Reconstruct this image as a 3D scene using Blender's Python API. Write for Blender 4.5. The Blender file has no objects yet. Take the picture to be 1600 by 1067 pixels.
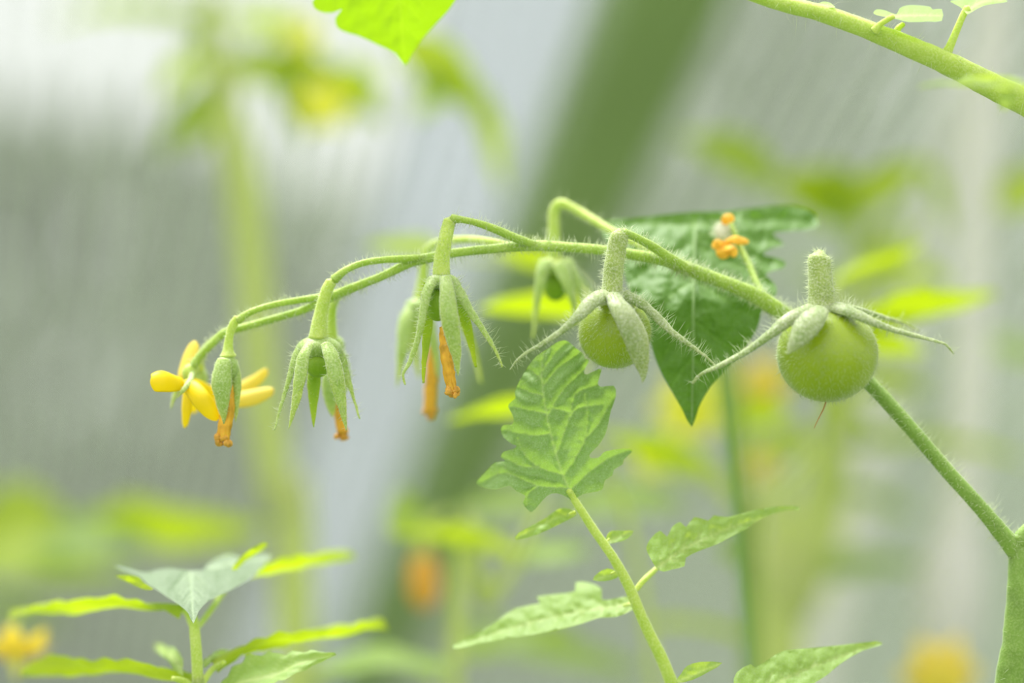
import bpy, math, random
from mathutils import Vector, noise, geometry

# ------------------------------------------------------------------ camera, world, sun, exposure
random.seed(7)
D0 = 0.517                    # focus distance in metres
K = 0.36 / 1600               # metres per pixel per metre of depth (100 mm lens, 36 mm sensor)
CZ = 1.2                      # camera height above the ground
PX = D0 * K
sc = bpy.context.scene
cam_d = bpy.data.cameras.new('camera')
cam_d.lens = 100; cam_d.sensor_width = 36; cam_d.clip_start = 0.02; cam_d.clip_end = 200
cam_d.dof.use_dof = True; cam_d.dof.focus_distance = D0; cam_d.dof.aperture_fstop = 4.6
cam = bpy.data.objects.new('camera', cam_d); sc.collection.objects.link(cam)
cam.location = (0, 0, CZ); cam.rotation_euler = (math.pi / 2, 0, 0)
sc.camera = cam

world = bpy.data.worlds.new('overcast_sky'); sc.world = world; world.use_nodes = True
wn = world.node_tree; wn.nodes.clear()
wo = wn.nodes.new('ShaderNodeOutputWorld'); wb = wn.nodes.new('ShaderNodeBackground')
wt = wn.nodes.new('ShaderNodeTexCoord'); ws = wn.nodes.new('ShaderNodeSeparateXYZ'); wr = wn.nodes.new('ShaderNodeValToRGB')
wn.links.new(wt.outputs['Generated'], ws.inputs[0]); wn.links.new(ws.outputs['Z'], wr.inputs[0])
wn.links.new(wr.outputs[0], wb.inputs[0]); wn.links.new(wb.outputs[0], wo.inputs[0])
wr.color_ramp.elements[0].position = 0.0; wr.color_ramp.elements[0].color = (0.82, 0.83, 0.83, 1)
wr.color_ramp.elements[1].position = 1.0; wr.color_ramp.elements[1].color = (1.0, 1.0, 0.98, 1)
wb.inputs[1].default_value = 1.0

sun_d = bpy.data.lights.new('hazy_sun', 'SUN'); sun_d.energy = 4.6; sun_d.angle = math.radians(28); sun_d.color = (1, 0.985, 0.94)
sun = bpy.data.objects.new('hazy_sun', sun_d); sc.collection.objects.link(sun)
sun.rotation_euler = Vector((0.25, -0.42, -1.0)).to_track_quat('-Z', 'Y').to_euler()   # from above, a little behind

sc.view_settings.view_transform = 'Standard'; sc.view_settings.look = 'None'
sc.view_settings.gamma = 1; sc.view_settings.use_curve_mapping = False
sc.view_settings.exposure = 0.52
sc.render.use_motion_blur = False

# ------------------------------------------------------------------ helpers
C = sc.collection
LOC = {}


def P(x, y, dz=0.0):
    d = D0 + dz * 0.001
    return Vector(((x - 800) * d * K, d, CZ + (533.5 - y) * d * K))


def lin(c):
    return tuple((v / 255 / 12.92) if v / 255 <= 0.04045 else ((v / 255 + 0.055) / 1.055) ** 2.4 for v in c) + (1,)


def crom(pts, n=6, closed=False):
    out = []; m = len(pts); dim = len(pts[0])
    rng = range(m) if closed else range(m - 1)
    for i in rng:
        if closed:
            p = [pts[(i - 1) % m], pts[i], pts[(i + 1) % m], pts[(i + 2) % m]]
        else:
            p = [pts[max(i - 1, 0)], pts[i], pts[i + 1], pts[min(i + 2, m - 1)]]
        for k in range(n):
            t = k / n
            out.append(tuple(0.5 * (2 * p[1][a] + (p[2][a] - p[0][a]) * t + (2 * p[0][a] - 5 * p[1][a] + 4 * p[2][a] - p[3][a]) * t * t
                                    + (3 * p[1][a] - p[0][a] - 3 * p[2][a] + p[3][a]) * t ** 3) for a in range(dim)))
    if not closed:
        out.append(tuple(pts[-1]))
    return out


def set_props(o, label=None, cat=None, group=None, kind=None):
    if label: o['label'] = label
    if cat: o['category'] = cat
    if group: o['group'] = group
    if kind: o['kind'] = kind
    return o


def thing(name, label, cat, loc, group=None):
    o = bpy.data.objects.new(name, None); C.objects.link(o)
    o.location = loc; o.empty_display_size = 0.01; LOC[o.name] = Vector(loc)
    return set_props(o, label, cat, group)


class MB:
    def __init__(s):
        s.v = []; s.f = []; s.a = []

    def add(s, v, f, a=None):
        n = len(s.v); s.v += v; s.f += [tuple(i + n for i in q) for q in f]; s.a += (a if a else [0.0] * len(v))
        return s

    def build(s, name, mat, parent=None, kind=None, smooth=True, label=None):
        off = LOC[parent.name] if parent else Vector((0, 0, 0))
        me = bpy.data.meshes.new(name)
        me.from_pydata([tuple(Vector(p) - off) for p in s.v], [], s.f)
        if smooth: me.polygons.foreach_set('use_smooth', [True] * len(me.polygons))
        at = me.attributes.new('vein', 'FLOAT', 'POINT'); at.data.foreach_set('value', s.a)
        me.materials.append(mat); me.update()
        o = bpy.data.objects.new(name, me); C.objects.link(o)
        if parent: o.parent = parent
        LOC[o.name] = off
        return set_props(o, label=label, kind=kind)


def frames(pts, up=Vector((0.13, -1, 0.21))):
    T = []; n = len(pts)
    for i in range(n):
        t = pts[min(i + 1, n - 1)] - pts[max(i - 1, 0)]
        T.append(t.normalized() if t.length > 1e-12 else Vector((0, 0, 1)))
    N = [(up - T[0] * up.dot(T[0])).normalized()]
    for i in range(1, n):
        q = N[-1] - T[i] * N[-1].dot(T[i]); N.append(q.normalized())
    return T, N


def tube(pts, rad, sides=12, ridge=0.0, caps=True):
    """outward faces; pts world Vectors, rad metres"""
    T, N = frames(pts); v = []; f = []
    for i, p in enumerate(pts):
        b = T[i].cross(N[i])
        for k in range(sides):
            a = 2 * math.pi * k / sides
            r = rad[i] * (1 + ridge * math.sin(a * 3 + i * 0.05) + ridge * noise.noise(p * 600 + Vector((a, 0, 0))))
            v.append(p + (N[i] * math.cos(a) + b * math.sin(a)) * r)
    for i in range(len(pts) - 1):
        for k in range(sides):
            f.append((i * sides + k, i * sides + (k + 1) % sides, (i + 1) * sides + (k + 1) % sides, (i + 1) * sides + k))
    if caps:
        n = len(v)
        v += [pts[0] - T[0] * rad[0] * 0.7, pts[-1] + T[-1] * rad[-1] * 0.7]
        e = (len(pts) - 1) * sides
        for k in range(sides):
            f.append((n, (k + 1) % sides, k)); f.append((n + 1, e + k, e + (k + 1) % sides))
    return v, f


def ptube(p4, sides=12, res=6, ridge=0.05):
    """pixel path (x, y, dz, radius_px) -> tube"""
    q = crom(p4, res)
    return tube([P(a[0], a[1], a[2]) for a in q], [max(a[3], 0.2) * (D0 + a[2] * 0.001) * K for a in q], sides, ridge)


def lens(pts, wid, face, thick=0.25, cup=0.0, sides=10):
    """flattened closed strip: sepals and petals. wid = half width (m) per point, face = direction its outer side looks"""
    T, _ = frames(pts); v = []; f = []
    for i, p in enumerate(pts):
        S = T[i].cross(face)
        S = S.normalized() if S.length > 1e-9 else Vector((1, 0, 0))
        Nn = S.cross(T[i])
        w = wid[i]; t = min(w * 0.9, max(w * thick, 0.00012))
        for k in range(sides):
            a = 2 * math.pi * k / sides
            v.append(p + S * (math.cos(a) * w) + Nn * (math.sin(a) * t - cup * w * math.cos(a) ** 2 + cup * w * 0.3))
    for i in range(len(pts) - 1):
        for k in range(sides):
            f.append((i * sides + (k + 1) % sides, i * sides + k, (i + 1) * sides + k, (i + 1) * sides + (k + 1) % sides))
    n = len(v); v += [pts[0], pts[-1]]; e = (len(pts) - 1) * sides
    for k in range(sides):
        f.append((n, k, (k + 1) % sides)); f.append((n + 1, e + (k + 1) % sides, e + k))
    return v, f


def plens(p, w, face=(0, -1, 0.4), thick=0.25, cup=0.0, prof=None, res=5, sides=10):
    q = crom(p, res); n = len(q)
    prof = prof or (lambda u: (0.55 + 0.9 * u) if u < 0.35 else max(0.05, 0.865 * (1 - ((u - 0.35) / 0.65) ** 1.35) + 0.02))
    return lens([P(*a) for a in q], [w * PX * prof(i / (n - 1)) for i in range(n)], Vector(face).normalized(), thick, cup, sides)


def ellipsoid(c, rx, ry, rz, nu=32, nv=20, axis=None, shape=None):
    v = []; f = []
    for j in range(nv + 1):
        th = math.pi * j / nv
        for i in range(nu):
            ph = 2 * math.pi * i / nu
            s, zz = math.sin(th), math.cos(th)
            k = shape(th, ph) if shape else 1
            v.append(c + Vector((rx * s * math.cos(ph) * k, ry * s * math.sin(ph) * k, rz * zz * k)))
    for j in range(nv):
        for i in range(nu):
            f.append((j * nu + i, (j + 1) * nu + i, (j + 1) * nu + (i + 1) % nu, j * nu + (i + 1) % nu))
    return v, f


def hair_mb(src, n, length, rad=0.055, lean=0.0, jitter=0.45, grav=0.0, seed=1, bend=0.4, umin=0.35):
    """thin tapering hairs (mm) rooted on the faces of src (list of (verts, faces))"""
    rnd = random.Random(seed); mb = MB(); tri = []; cum = []; tot = 0
    for V, F in src:
        for q in F:
            a, b, c = V[q[0]], V[q[1]], V[q[2]]
            ar = (b - a).cross(c - a).length * (1 if len(q) == 4 else 0.5)
            tot += ar; cum.append(tot); tri.append((V, q))
    import bisect
    for _ in range(n):
        V, q = tri[min(bisect.bisect(cum, rnd.random() * tot), len(tri) - 1)]
        a, b, c = V[q[0]], V[q[1]], V[q[2]]
        d = V[q[3]] if len(q) == 4 else c
        s, t = rnd.random(), rnd.random()
        if len(q) == 4: p = a.lerp(b, s).lerp(d.lerp(c, s), t)
        else: p = a + (b - a) * (s * (1 - t)) + (c - a) * t * (1 - s)
        nn = (b - a).cross(c - a)
        if nn.length < 1e-14: continue
        nn.normalize()
        j = Vector((rnd.gauss(0, 1), rnd.gauss(0, 1), rnd.gauss(0, 1))) * jitter
        dr = (nn + j * 0.5 + Vector((0, 0, -grav))).normalized()
        L = length * 0.00145 * (umin + (1 - umin) * rnd.random() ** 1.5)
        bd = Vector((rnd.gauss(0, 1), rnd.gauss(0, 1), rnd.gauss(0, 1) - grav)) * bend * L * 0.4
        r = rad * 0.00072
        sd = dr.orthogonal().normalized(); s2 = dr.cross(sd)
        V2 = []
        for (u, rr) in ((0, 1.0), (0.5, 0.75)):
            cc = p + dr * L * u + bd * u * u - nn * (0.00003 if u == 0 else 0)
            for k in range(3):
                an = k * 2.094
                V2.append(cc + (sd * math.cos(an) + s2 * math.sin(an)) * r * rr)
        V2.append(p + dr * L + bd)
        mb.add(V2, [(0, 1, 4, 3), (1, 2, 5, 4), (2, 0, 3, 5), (3, 4, 6), (4, 5, 6), (5, 3, 6)])
    return mb


def seg_dist(p, a, b):
    ab = b - a; L = ab.length_squared
    t = 0 if L < 1e-12 else max(0, min(1, (p - a).dot(ab) / L))
    return (p - (a + ab * t)).length


def outline_leaf(outline, midrib, laterals, depth, step=4.0, quilt=1.0, bulge=12.0, crink=0.6, vw=1.6, seed=0, smooth=2):
    """A leaf whose outline and veins are given in pixels at the leaf's own depth. depth(x, y) -> mm behind the focus plane.
    Returns verts, tris, vein attribute."""
    ol = crom(outline, smooth, closed=True)
    loop = [Vector((a[0], a[1])) for a in ol]
    n = len(loop)
    xs = [p.x for p in loop]; ys = [p.y for p in loop]
    rnd = random.Random(seed); pts = list(loop)

    def inside(x, y):
        r = False
        for i in range(n):
            a, b = loop[i], loop[i - 1]
            if (a.y > y) != (b.y > y) and x < (b.x - a.x) * (y - a.y) / (b.y - a.y) + a.x: r = not r
        return r
    yy = min(ys) + step / 2; row = 0
    while yy < max(ys):
        xx = min(xs) + (step / 2 if row % 2 else 0)
        while xx < max(xs):
            if inside(xx, yy):
                q = Vector((xx + rnd.uniform(-.2, .2) * step, yy + rnd.uniform(-.2, .2) * step))
                if min((q - l).length_squared for l in loop) > (step * 0.45) ** 2: pts.append(q)
            xx += step
        yy += step * 0.87; row += 1
    r = geometry.delaunay_2d_cdt(pts, [(i, (i + 1) % n) for i in range(n)], [], 1, 1e-4)
    V2, F = r[0], r[2]
    lines = [(crom(midrib, 4), 1.0)] + [(crom(l, 4), 0.6) for l in laterals]
    segs = [(Vector(L[i][:2]), Vector(L[i + 1][:2]), w, i / len(L)) for L, w in lines for i in range(len(L) - 1)]
    V = []; A = []
    for p in V2:
        best = 1e9; va = 0
        for a, b, w, u in segs:
            d = seg_dist(p, a, b)
            if d < best: best = d
            va = max(va, w * (1 - 0.5 * u) * math.exp(-(d / (vw * (1.5 - 0.6 * u) * (1.3 if w == 1 else 0.8))) ** 2))
        h = quilt * (1 - math.exp(-best / bulge))
        h += crink * noise.noise(Vector((p.x * 0.045, p.y * 0.045, seed))) + crink * 0.45 * noise.noise(Vector((p.x * 0.13, p.y * 0.13, seed + 5)))
        V.append(P(p.x, p.y, depth(p.x, p.y) - h)); A.append(va)
    F2 = []
    for q in F:
        a, b, c = V[q[0]], V[q[1]], V[q[2]]
        F2.append(tuple(q) if (b - a).cross(c - a).y < 0 else tuple(reversed(q)))
    return V, F2, A


def auto_laterals(midrib, outline_w, n=6, ang=50, side_len=None):
    """lateral veins leaving the midrib (given base -> tip) at an angle, as long as outline_w(u) says"""
    q = crom(midrib, 8); out = []
    for k in range(n):
        u = 0.08 + 0.78 * k / n; i = int(u * (len(q) - 2))
        a = Vector(q[i][:2]); t = (Vector(q[min(i + 3, len(q) - 1)][:2]) - a).normalized()
        for s in (-1, 1):
            L = outline_w(u) if not side_len else side_len(u, s)
            an = math.radians(ang) * s
            d = Vector((t.x * math.cos(an) - t.y * math.sin(an), t.x * math.sin(an) + t.y * math.cos(an)))
            out.append([tuple(a), tuple(a + d * L * 0.5 + t * L * 0.04), tuple(a + d * L * 0.9 + t * L * 0.25)])
    return out


def blade(base, tip, width, normal, droop=0.15, fold=0.25, teeth=6, depth=0.22, lobe=0.0, nu=34, nv=7, seed=0, wide=0.42, quilt=0.04, twist=0.0, sway=0.0):
    """leaflet as an open sheet, world metres; width = greatest half width"""
    ax = tip - base; L = ax.length; t = ax.normalized()
    S0 = t.cross(Vector(normal)).normalized(); N0 = S0.cross(t)
    V = []; F = []; A = []
    for i in range(nu + 1):
        u = i / nu
        g = u ** (math.log(0.5) / math.log(wide))
        w = width * max(0.0, math.sin(math.pi * min(1, g))) ** 0.8
        an = twist * u; S = S0 * math.cos(an) + N0 * math.sin(an); N = N0 * math.cos(an) - S0 * math.sin(an)
        for j in range(-nv, nv + 1):
            x = j / nv; ax_ = abs(x)
            ph = u * teeth + (0.37 if j > 0 else 0) + seed * 0.31
            tt = (ph % 1.0); saw = (tt / 0.7 if tt < 0.7 else (1 - tt) / 0.3)
            ww = w * (1 - depth * saw * (1 if ax_ > 0.65 else ax_ / 0.65) * (1 if 0.04 < u < 0.96 else 0))
            if lobe: ww *= 1 + lobe * math.exp(-((u - 0.16) / 0.07) ** 2) - lobe * 0.9 * math.exp(-((u - 0.27) / 0.04) ** 2)
            sv = (u * 8 - ax_ * 1.6) % 1.0
            vn = math.exp(-(ax_ * w / (0.02 * L + 1e-9)) ** 2) * (1 - .4 * u) + (0.45 * math.exp(-((sv - 0.5) / 0.09) ** 2) if ax_ > 0.05 else 0)
            h = fold * ax_ * ww + quilt * L * 0.5 * (abs(sv - 0.5) * 2 - 0.5) * ax_ * (1 - ax_ * .5) - droop * L * (u * u - u * 0.5) \
                + 0.05 * L * noise.noise(Vector((u * 3, x * 1.5, seed * 3.7)))
            V.append(base + t * (u * L - 0.12 * ww * ax_) + S * (x * ww + sway * L * math.sin(math.pi * u)) + N * h); A.append(min(1, vn))
    m = 2 * nv + 1
    for i in range(nu):
        for j in range(2 * nv):
            F.append((i * m + j, i * m + j + 1, (i + 1) * m + j + 1, (i + 1) * m + j))
    return V, F, A


# ------------------------------------------------------------------ materials
def nt(name):
    m = bpy.data.materials.new(name); m.use_nodes = True; t = m.node_tree; t.nodes.clear()
    return m, t, t.nodes, t.links


def leaf_mat(name, top, under, vein, trans, tfac=0.4, rough=0.55, fuzz=0.0, fuzzc=(215, 225, 205), scale=260, bump=0.12):
    m, t, N, L = nt(name)
    out = N.new('ShaderNodeOutputMaterial'); mix = N.new('ShaderNodeMixShader'); pr = N.new('ShaderNodeBsdfPrincipled'); tr = N.new('ShaderNodeBsdfTranslucent')
    geo = N.new('ShaderNodeNewGeometry'); at = N.new('ShaderNodeAttribute'); at.attribute_name = 'vein'
    tc = N.new('ShaderNodeTexCoord'); nz = N.new('ShaderNodeTexNoise'); nz.inputs['Scale'].default_value = scale; nz.inputs['Detail'].default_value = 4
    L.new(tc.outputs['Object'], nz.inputs['Vector'])
    c0 = N.new('ShaderNodeMix'); c0.data_type = 'RGBA'; c0.inputs['A'].default_value = lin(top); c0.inputs['B'].default_value = lin(under)
    L.new(geo.outputs['Backfacing'], c0.inputs['Factor'])
    c1 = N.new('ShaderNodeMix'); c1.data_type = 'RGBA'; c1.blend_type = 'MULTIPLY'; c1.inputs['Factor'].default_value = 0.5
    rp = N.new('ShaderNodeMapRange'); rp.inputs[1].default_value = 0.3; rp.inputs[2].default_value = 0.7; rp.inputs[3].default_value = 0.9; rp.inputs[4].default_value = 1.06
    L.new(nz.outputs['Fac'], rp.inputs[0]); L.new(c0.outputs['Result'], c1.inputs['A']); L.new(rp.outputs[0], c1.inputs['B'])
    c2 = N.new('ShaderNodeMix'); c2.data_type = 'RGBA'; c2.inputs['B'].default_value = lin(vein)
    L.new(at.outputs['Fac'], c2.inputs['Factor']); L.new(c1.outputs['Result'], c2.inputs['A'])
    last = c2
    if fuzz:
        n2 = N.new('ShaderNodeTexNoise'); n2.inputs['Scale'].default_value = 3200; n2.inputs['Detail'].default_value = 2; L.new(tc.outputs['Object'], n2.inputs['Vector'])
        r2 = N.new('ShaderNodeMapRange'); r2.inputs[1].default_value = 0.42; r2.inputs[2].default_value = 0.68; r2.inputs[4].default_value = fuzz; L.new(n2.outputs['Fac'], r2.inputs[0])
        c3 = N.new('ShaderNodeMix'); c3.data_type = 'RGBA'; c3.inputs['B'].default_value = lin(fuzzc); L.new(r2.outputs[0], c3.inputs['Factor']); L.new(c2.outputs['Result'], c3.inputs['A']); last = c3
    vo = N.new('ShaderNodeTexVoronoi'); vo.inputs['Scale'].default_value = scale * 2.2; L.new(tc.outputs['Object'], vo.inputs['Vector'])
    bp = N.new('ShaderNodeBump'); bp.inputs['Strength'].default_value = bump; bp.inputs['Distance'].default_value = 0.0006; L.new(vo.outputs['Distance'], bp.inputs['Height'])
    L.new(last.outputs['Result'], pr.inputs['Base Color']); L.new(bp.outputs[0], pr.inputs['Normal'])
    pr.inputs['Roughness'].default_value = rough; pr.inputs['Specular IOR Level'].default_value = 0.35
    pr.inputs['Sheen Weight'].default_value = 0.25; pr.inputs['Sheen Roughness'].default_value = 0.5
    tr.inputs['Color'].default_value = lin(trans); mix.inputs[0].default_value = tfac
    L.new(pr.outputs[0], mix.inputs[1]); L.new(tr.outputs[0], mix.inputs[2]); L.new(mix.outputs[0], out.inputs[0])
    return m


def skin_mat(name, col, fuzzc, fuzz=0.4, sss=0.35, rough=0.5, scale=2600, sheen=0.5, col2=None, s2=250, spec=0.4, radius=(0.75, 0.8, 0.2)):
    m, t, N, L = nt(name)
    out = N.new('ShaderNodeOutputMaterial'); pr = N.new('ShaderNodeBsdfPrincipled'); tc = N.new('ShaderNodeTexCoord')
    nz = N.new('ShaderNodeTexNoise'); nz.inputs['Scale'].default_value = scale; nz.inputs['Detail'].default_value = 2; L.new(tc.outputs['Object'], nz.inputs['Vector'])
    rp = N.new('ShaderNodeMapRange'); rp.inputs[1].default_value = 0.42; rp.inputs[2].default_value = 0.68; rp.inputs[4].default_value = fuzz; L.new(nz.outputs['Fac'], rp.inputs[0])
    n3 = N.new('ShaderNodeTexNoise'); n3.inputs['Scale'].default_value = s2; L.new(tc.outputs['Object'], n3.inputs['Vector'])
    r3 = N.new('ShaderNodeMapRange'); r3.inputs[1].default_value = 0.35; r3.inputs[2].default_value = 0.65; L.new(n3.outputs['Fac'], r3.inputs[0])
    a = N.new('ShaderNodeMix'); a.data_type = 'RGBA'; a.inputs['A'].default_value = lin(col); a.inputs['B'].default_value = lin(col2 or col); L.new(r3.outputs[0], a.inputs['Factor'])
    c = N.new('ShaderNodeMix'); c.data_type = 'RGBA'; c.inputs['B'].default_value = lin(fuzzc); L.new(a.outputs['Result'], c.inputs['A']); L.new(rp.outputs[0], c.inputs['Factor'])
    bp = N.new('ShaderNodeBump'); bp.inputs['Strength'].default_value = 0.3; bp.inputs['Distance'].default_value = 0.0003; L.new(nz.outputs['Fac'], bp.inputs['Height'])
    L.new(c.outputs['Result'], pr.inputs['Base Color']); L.new(bp.outputs[0], pr.inputs['Normal'])
    pr.inputs['Subsurface Weight'].default_value = sss; pr.inputs['Subsurface Radius'].default_value = radius; pr.inputs['Subsurface Scale'].default_value = 0.004
    pr.inputs['Roughness'].default_value = rough; pr.inputs['Sheen Weight'].default_value = sheen; pr.inputs['Sheen Roughness'].default_value = 0.4
    pr.inputs['Specular IOR Level'].default_value = spec
    L.new(pr.outputs[0], out.inputs[0])
    return m


def plain(name, col, rough=0.6, trans=None, tfac=0.4, s=40, var=0.2):
    m, t, N, L = nt(name)
    out = N.new('ShaderNodeOutputMaterial'); pr = N.new('ShaderNodeBsdfPrincipled'); tc = N.new('ShaderNodeTexCoord')
    nz = N.new('ShaderNodeTexNoise'); nz.inputs['Scale'].default_value = s; nz.inputs['Detail'].default_value = 5; L.new(tc.outputs['Object'], nz.inputs['Vector'])
    rp = N.new('ShaderNodeMapRange'); rp.inputs[3].default_value = 1 - var * 2; rp.inputs[4].default_value = 1 + var * 2; L.new(nz.outputs['Fac'], rp.inputs[0])
    c = N.new('ShaderNodeMix'); c.data_type = 'RGBA'; c.blend_type = 'MULTIPLY'; c.inputs['Factor'].default_value = 1; c.inputs['A'].default_value = lin(col); L.new(rp.outputs[0], c.inputs['B'])
    L.new(c.outputs['Result'], pr.inputs['Base Color']); pr.inputs['Roughness'].default_value = rough
    if trans:
        tr = N.new('ShaderNodeBsdfTranslucent'); tr.inputs[0].default_value = lin(trans); mx = N.new('ShaderNodeMixShader'); mx.inputs[0].default_value = tfac
        L.new(pr.outputs[0], mx.inputs[1]); L.new(tr.outputs[0], mx.inputs[2]); L.new(mx.outputs[0], out.inputs[0])
    else:
        L.new(pr.outputs[0], out.inputs[0])
    return m


M = {}
M['leaf_front'] = leaf_mat('downy_leaf', (132, 166, 92), (150, 190, 100), (196, 216, 152), (172, 212, 78), 0.32, fuzz=0.38, fuzzc=(190, 215, 170))
M['leaf_dark'] = leaf_mat('mature_leaf', (94, 136, 46), (100, 150, 50), (150, 190, 95), (120, 175, 20), 0.34, fuzz=0.22, fuzzc=(175, 200, 155))
M['leaf_grey'] = leaf_mat('greyish_leaf', (88, 114, 78), (175, 205, 70), (160, 182, 142), (170, 210, 20), 0.16, fuzz=0.3, fuzzc=(180, 196, 168))
M['leaf_soft'] = leaf_mat('young_leaf', (150, 186, 92), (178, 208, 90), (208, 224, 150), (205, 228, 70), 0.4, fuzz=0.2)
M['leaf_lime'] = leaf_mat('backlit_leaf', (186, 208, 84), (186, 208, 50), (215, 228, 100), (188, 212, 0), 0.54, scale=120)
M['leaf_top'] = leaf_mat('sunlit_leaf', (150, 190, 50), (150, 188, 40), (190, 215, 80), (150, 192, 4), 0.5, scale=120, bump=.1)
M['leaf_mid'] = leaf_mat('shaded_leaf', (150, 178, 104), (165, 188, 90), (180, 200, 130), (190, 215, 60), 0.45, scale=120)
M['stem'] = skin_mat('truss_stem', (145, 176, 60), (205, 220, 150), 0.35, 0.3, col2=(162, 190, 76), sheen=0.35)
M['stem_dark'] = skin_mat('vine_stem', (114, 148, 54), (180, 200, 130), 0.3, 0.3, col2=(130, 165, 66), sheen=0.35)
M['stalk'] = skin_mat('downy_stalk', (146, 168, 80), (218, 222, 188), 0.62, 0.25, col2=(166, 186, 92), sheen=0.45)
M['stalk_pale'] = skin_mat('pale_stalk', (178, 204, 78), (222, 232, 165), 0.4, 0.35, col2=(190, 212, 96), sheen=0.4)
M['sepal'] = skin_mat('downy_sepal', (120, 146, 66), (212, 214, 196), 0.5, 0.2, col2=(150, 166, 108), sheen=0.35)
M['sepal_green'] = skin_mat('fresh_sepal', (146, 176, 78), (210, 222, 170), 0.5, 0.3, col2=(160, 190, 96), sheen=0.45)
M['sepal_inner'] = skin_mat('inner_sepal', (132, 170, 30), (165, 192, 60), 0.2, 0.3, sheen=0.1)
M['fruit'] = skin_mat('unripe_tomato_skin', (146, 172, 10), (170, 190, 60), 0.08, 0.45, rough=0.3, col2=(160, 184, 30), s2=90, sheen=0.2, spec=0.6, radius=(0.8, 0.8, 0.1))
M['hair'] = plain('plant_hair', (228, 234, 208), 0.4, (240, 248, 215), 0.5, var=0.02)
M['petal'] = plain('yellow_petal', (255, 232, 30), 0.5, (255, 240, 0), 0.45, s=300, var=0.05)
M['petal_pale'] = plain('pale_yellow_petal', (255, 236, 110), 0.5, (255, 240, 100), 0.45, s=300, var=0.05)
M['petal_far'] = plain('lightened_yellow_petal', (255, 254, 150), 0.5, (255, 254, 120), 0.72, s=100, var=0.03)  # colour and translucency lightened to make up for shade on the far blossoms
M['withered'] = plain('withered_petal', (255, 205, 70), 0.6, (255, 215, 40), 0.35, s=700, var=0.35)
M['withered_tip'] = plain('withered_tip', (235, 180, 75), 0.7, (250, 200, 70), 0.2, s=1500, var=0.4)
M['style'] = plain('dry_style', (178, 140, 84), 0.7)
M['fuzzball'] = plain('pale_mould', (235, 232, 215), 0.9, (240, 240, 225), 0.4)
M['bg_stem'] = plain('background_stem', (218, 228, 152), 0.6, (222, 234, 120), 0.4, s=80, var=0.06)
M['bg_stem_dark'] = plain('background_stem_dark', (158, 184, 90), 0.6, (170, 200, 70), 0.3, s=80, var=0.06)
M['beam'] = plain('green_painted_beam', (156, 176, 124), 0.7, s=12, var=0.08)
M['strip'] = plain('pale_cover_strip', (205, 209, 216), 0.5, (215, 220, 228), 0.45, s=10, var=0.04)
M['twine'] = plain('white_twine', (252, 250, 248), 0.7, (254, 253, 251), 0.55, s=90, var=0.06)
M['rib'] = plain('polycarbonate_rib', (208, 214, 204), 0.4, (216, 222, 212), 0.5, s=8, var=0.02)
M['lawn'] = plain('lawn', (96, 112, 78), 0.9, s=3, var=0.2)
M['hedge'] = plain('hedge_leaf', (104, 124, 80), 0.8, s=4, var=0.15)
M['hedge2'] = plain('hedge_leaf_pale', (120, 136, 102), 0.8, s=4, var=0.15)

m, t, N, L = nt('twinwall_polycarbonate')
o_ = N.new('ShaderNodeOutputMaterial'); tp = N.new('ShaderNodeBsdfTransparent'); tp.inputs[0].default_value = (0.86, 0.875, 0.86, 1)
tl = N.new('ShaderNodeBsdfTranslucent'); tl.inputs[0].default_value = (0.80, 0.82, 0.80, 1); df = N.new('ShaderNodeBsdfDiffuse'); df.inputs[0].default_value = (0.75, 0.77, 0.75, 1)
mx = N.new('ShaderNodeMixShader'); mx.inputs[0].default_value = 0.45; my = N.new('ShaderNodeMixShader'); my.inputs[0].default_value = 0.12
L.new(tl.outputs[0], mx.inputs[1]); L.new(df.outputs[0], mx.inputs[2]); L.new(tp.outputs[0], my.inputs[1]); L.new(mx.outputs[0], my.inputs[2]); L.new(my.outputs[0], o_.inputs[0])
M['sheet'] = m
M['strip'] = m2_ = m.copy(); m2_.name = 'pale_cover_strip'
for n_ in m2_.node_tree.nodes:
    if n_.type == 'BSDF_TRANSPARENT': n_.inputs[0].default_value = (0.76, 0.78, 0.82, 1)
    if n_.type == 'BSDF_TRANSLUCENT': n_.inputs[0].default_value = (0.66, 0.68, 0.72, 1)
    if n_.type == 'MIX_SHADER' and n_.inputs[0].default_value < .3: n_.inputs[0].default_value = 0.5
    elif n_.type == 'MIX_SHADER': n_.inputs[0].default_value = 0.2

# ------------------------------------------------------------------ setting: greenhouse skin, beam, garden outside
RD = Vector((-0.18, 0.89, -0.415)).normalized()          # down the slope, away from the camera
RX = Vector((1, 0, 0)); RN = RX.cross(RD).normalized()
if RN.z < 0: RN = -RN
R0 = Vector((0, 1.30, CZ))


def roof(a, s, h=0.0):     # a along x, s down the slope
    return R0 + RX * a + RD * s + RN * h


mb = MB(); U0, U1, S0_, S1_ = -1.1, 1.3, -0.62, 2.4
n_ = 60
pts = []
for i in range(n_ + 1):
    for j in range(13):
        pts.append(roof(U0 + (U1 - U0) * i / n_, S0_ + (S1_ - S0_) * j / 12, 0.0))
mb.add(pts, [(i * 13 + j, (i + 1) * 13 + j, (i + 1) * 13 + j + 1, i * 13 + j + 1) for i in range(n_) for j in range(12)])
wall = mb.build('wall_back', M['sheet'], kind='structure')
mb = MB(); a = U0; pitch = 0.0105
while a < U1:
    w = 0.0014
    c = [roof(a + q, s, h) for s in (S0_, S1_) for q, h in ((-w, -0.006), (w, -0.006), (w, -0.0005), (-w, -0.0005))]
    mb.add(c, [(0, 1, 5, 4), (1, 2, 6, 5), (2, 3, 7, 6), (3, 0, 4, 7), (3, 2, 1, 0), (4, 5, 6, 7)])
    a += pitch
mb.build('rib', M['rib'], wall, kind='stuff', smooth=False)


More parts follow.
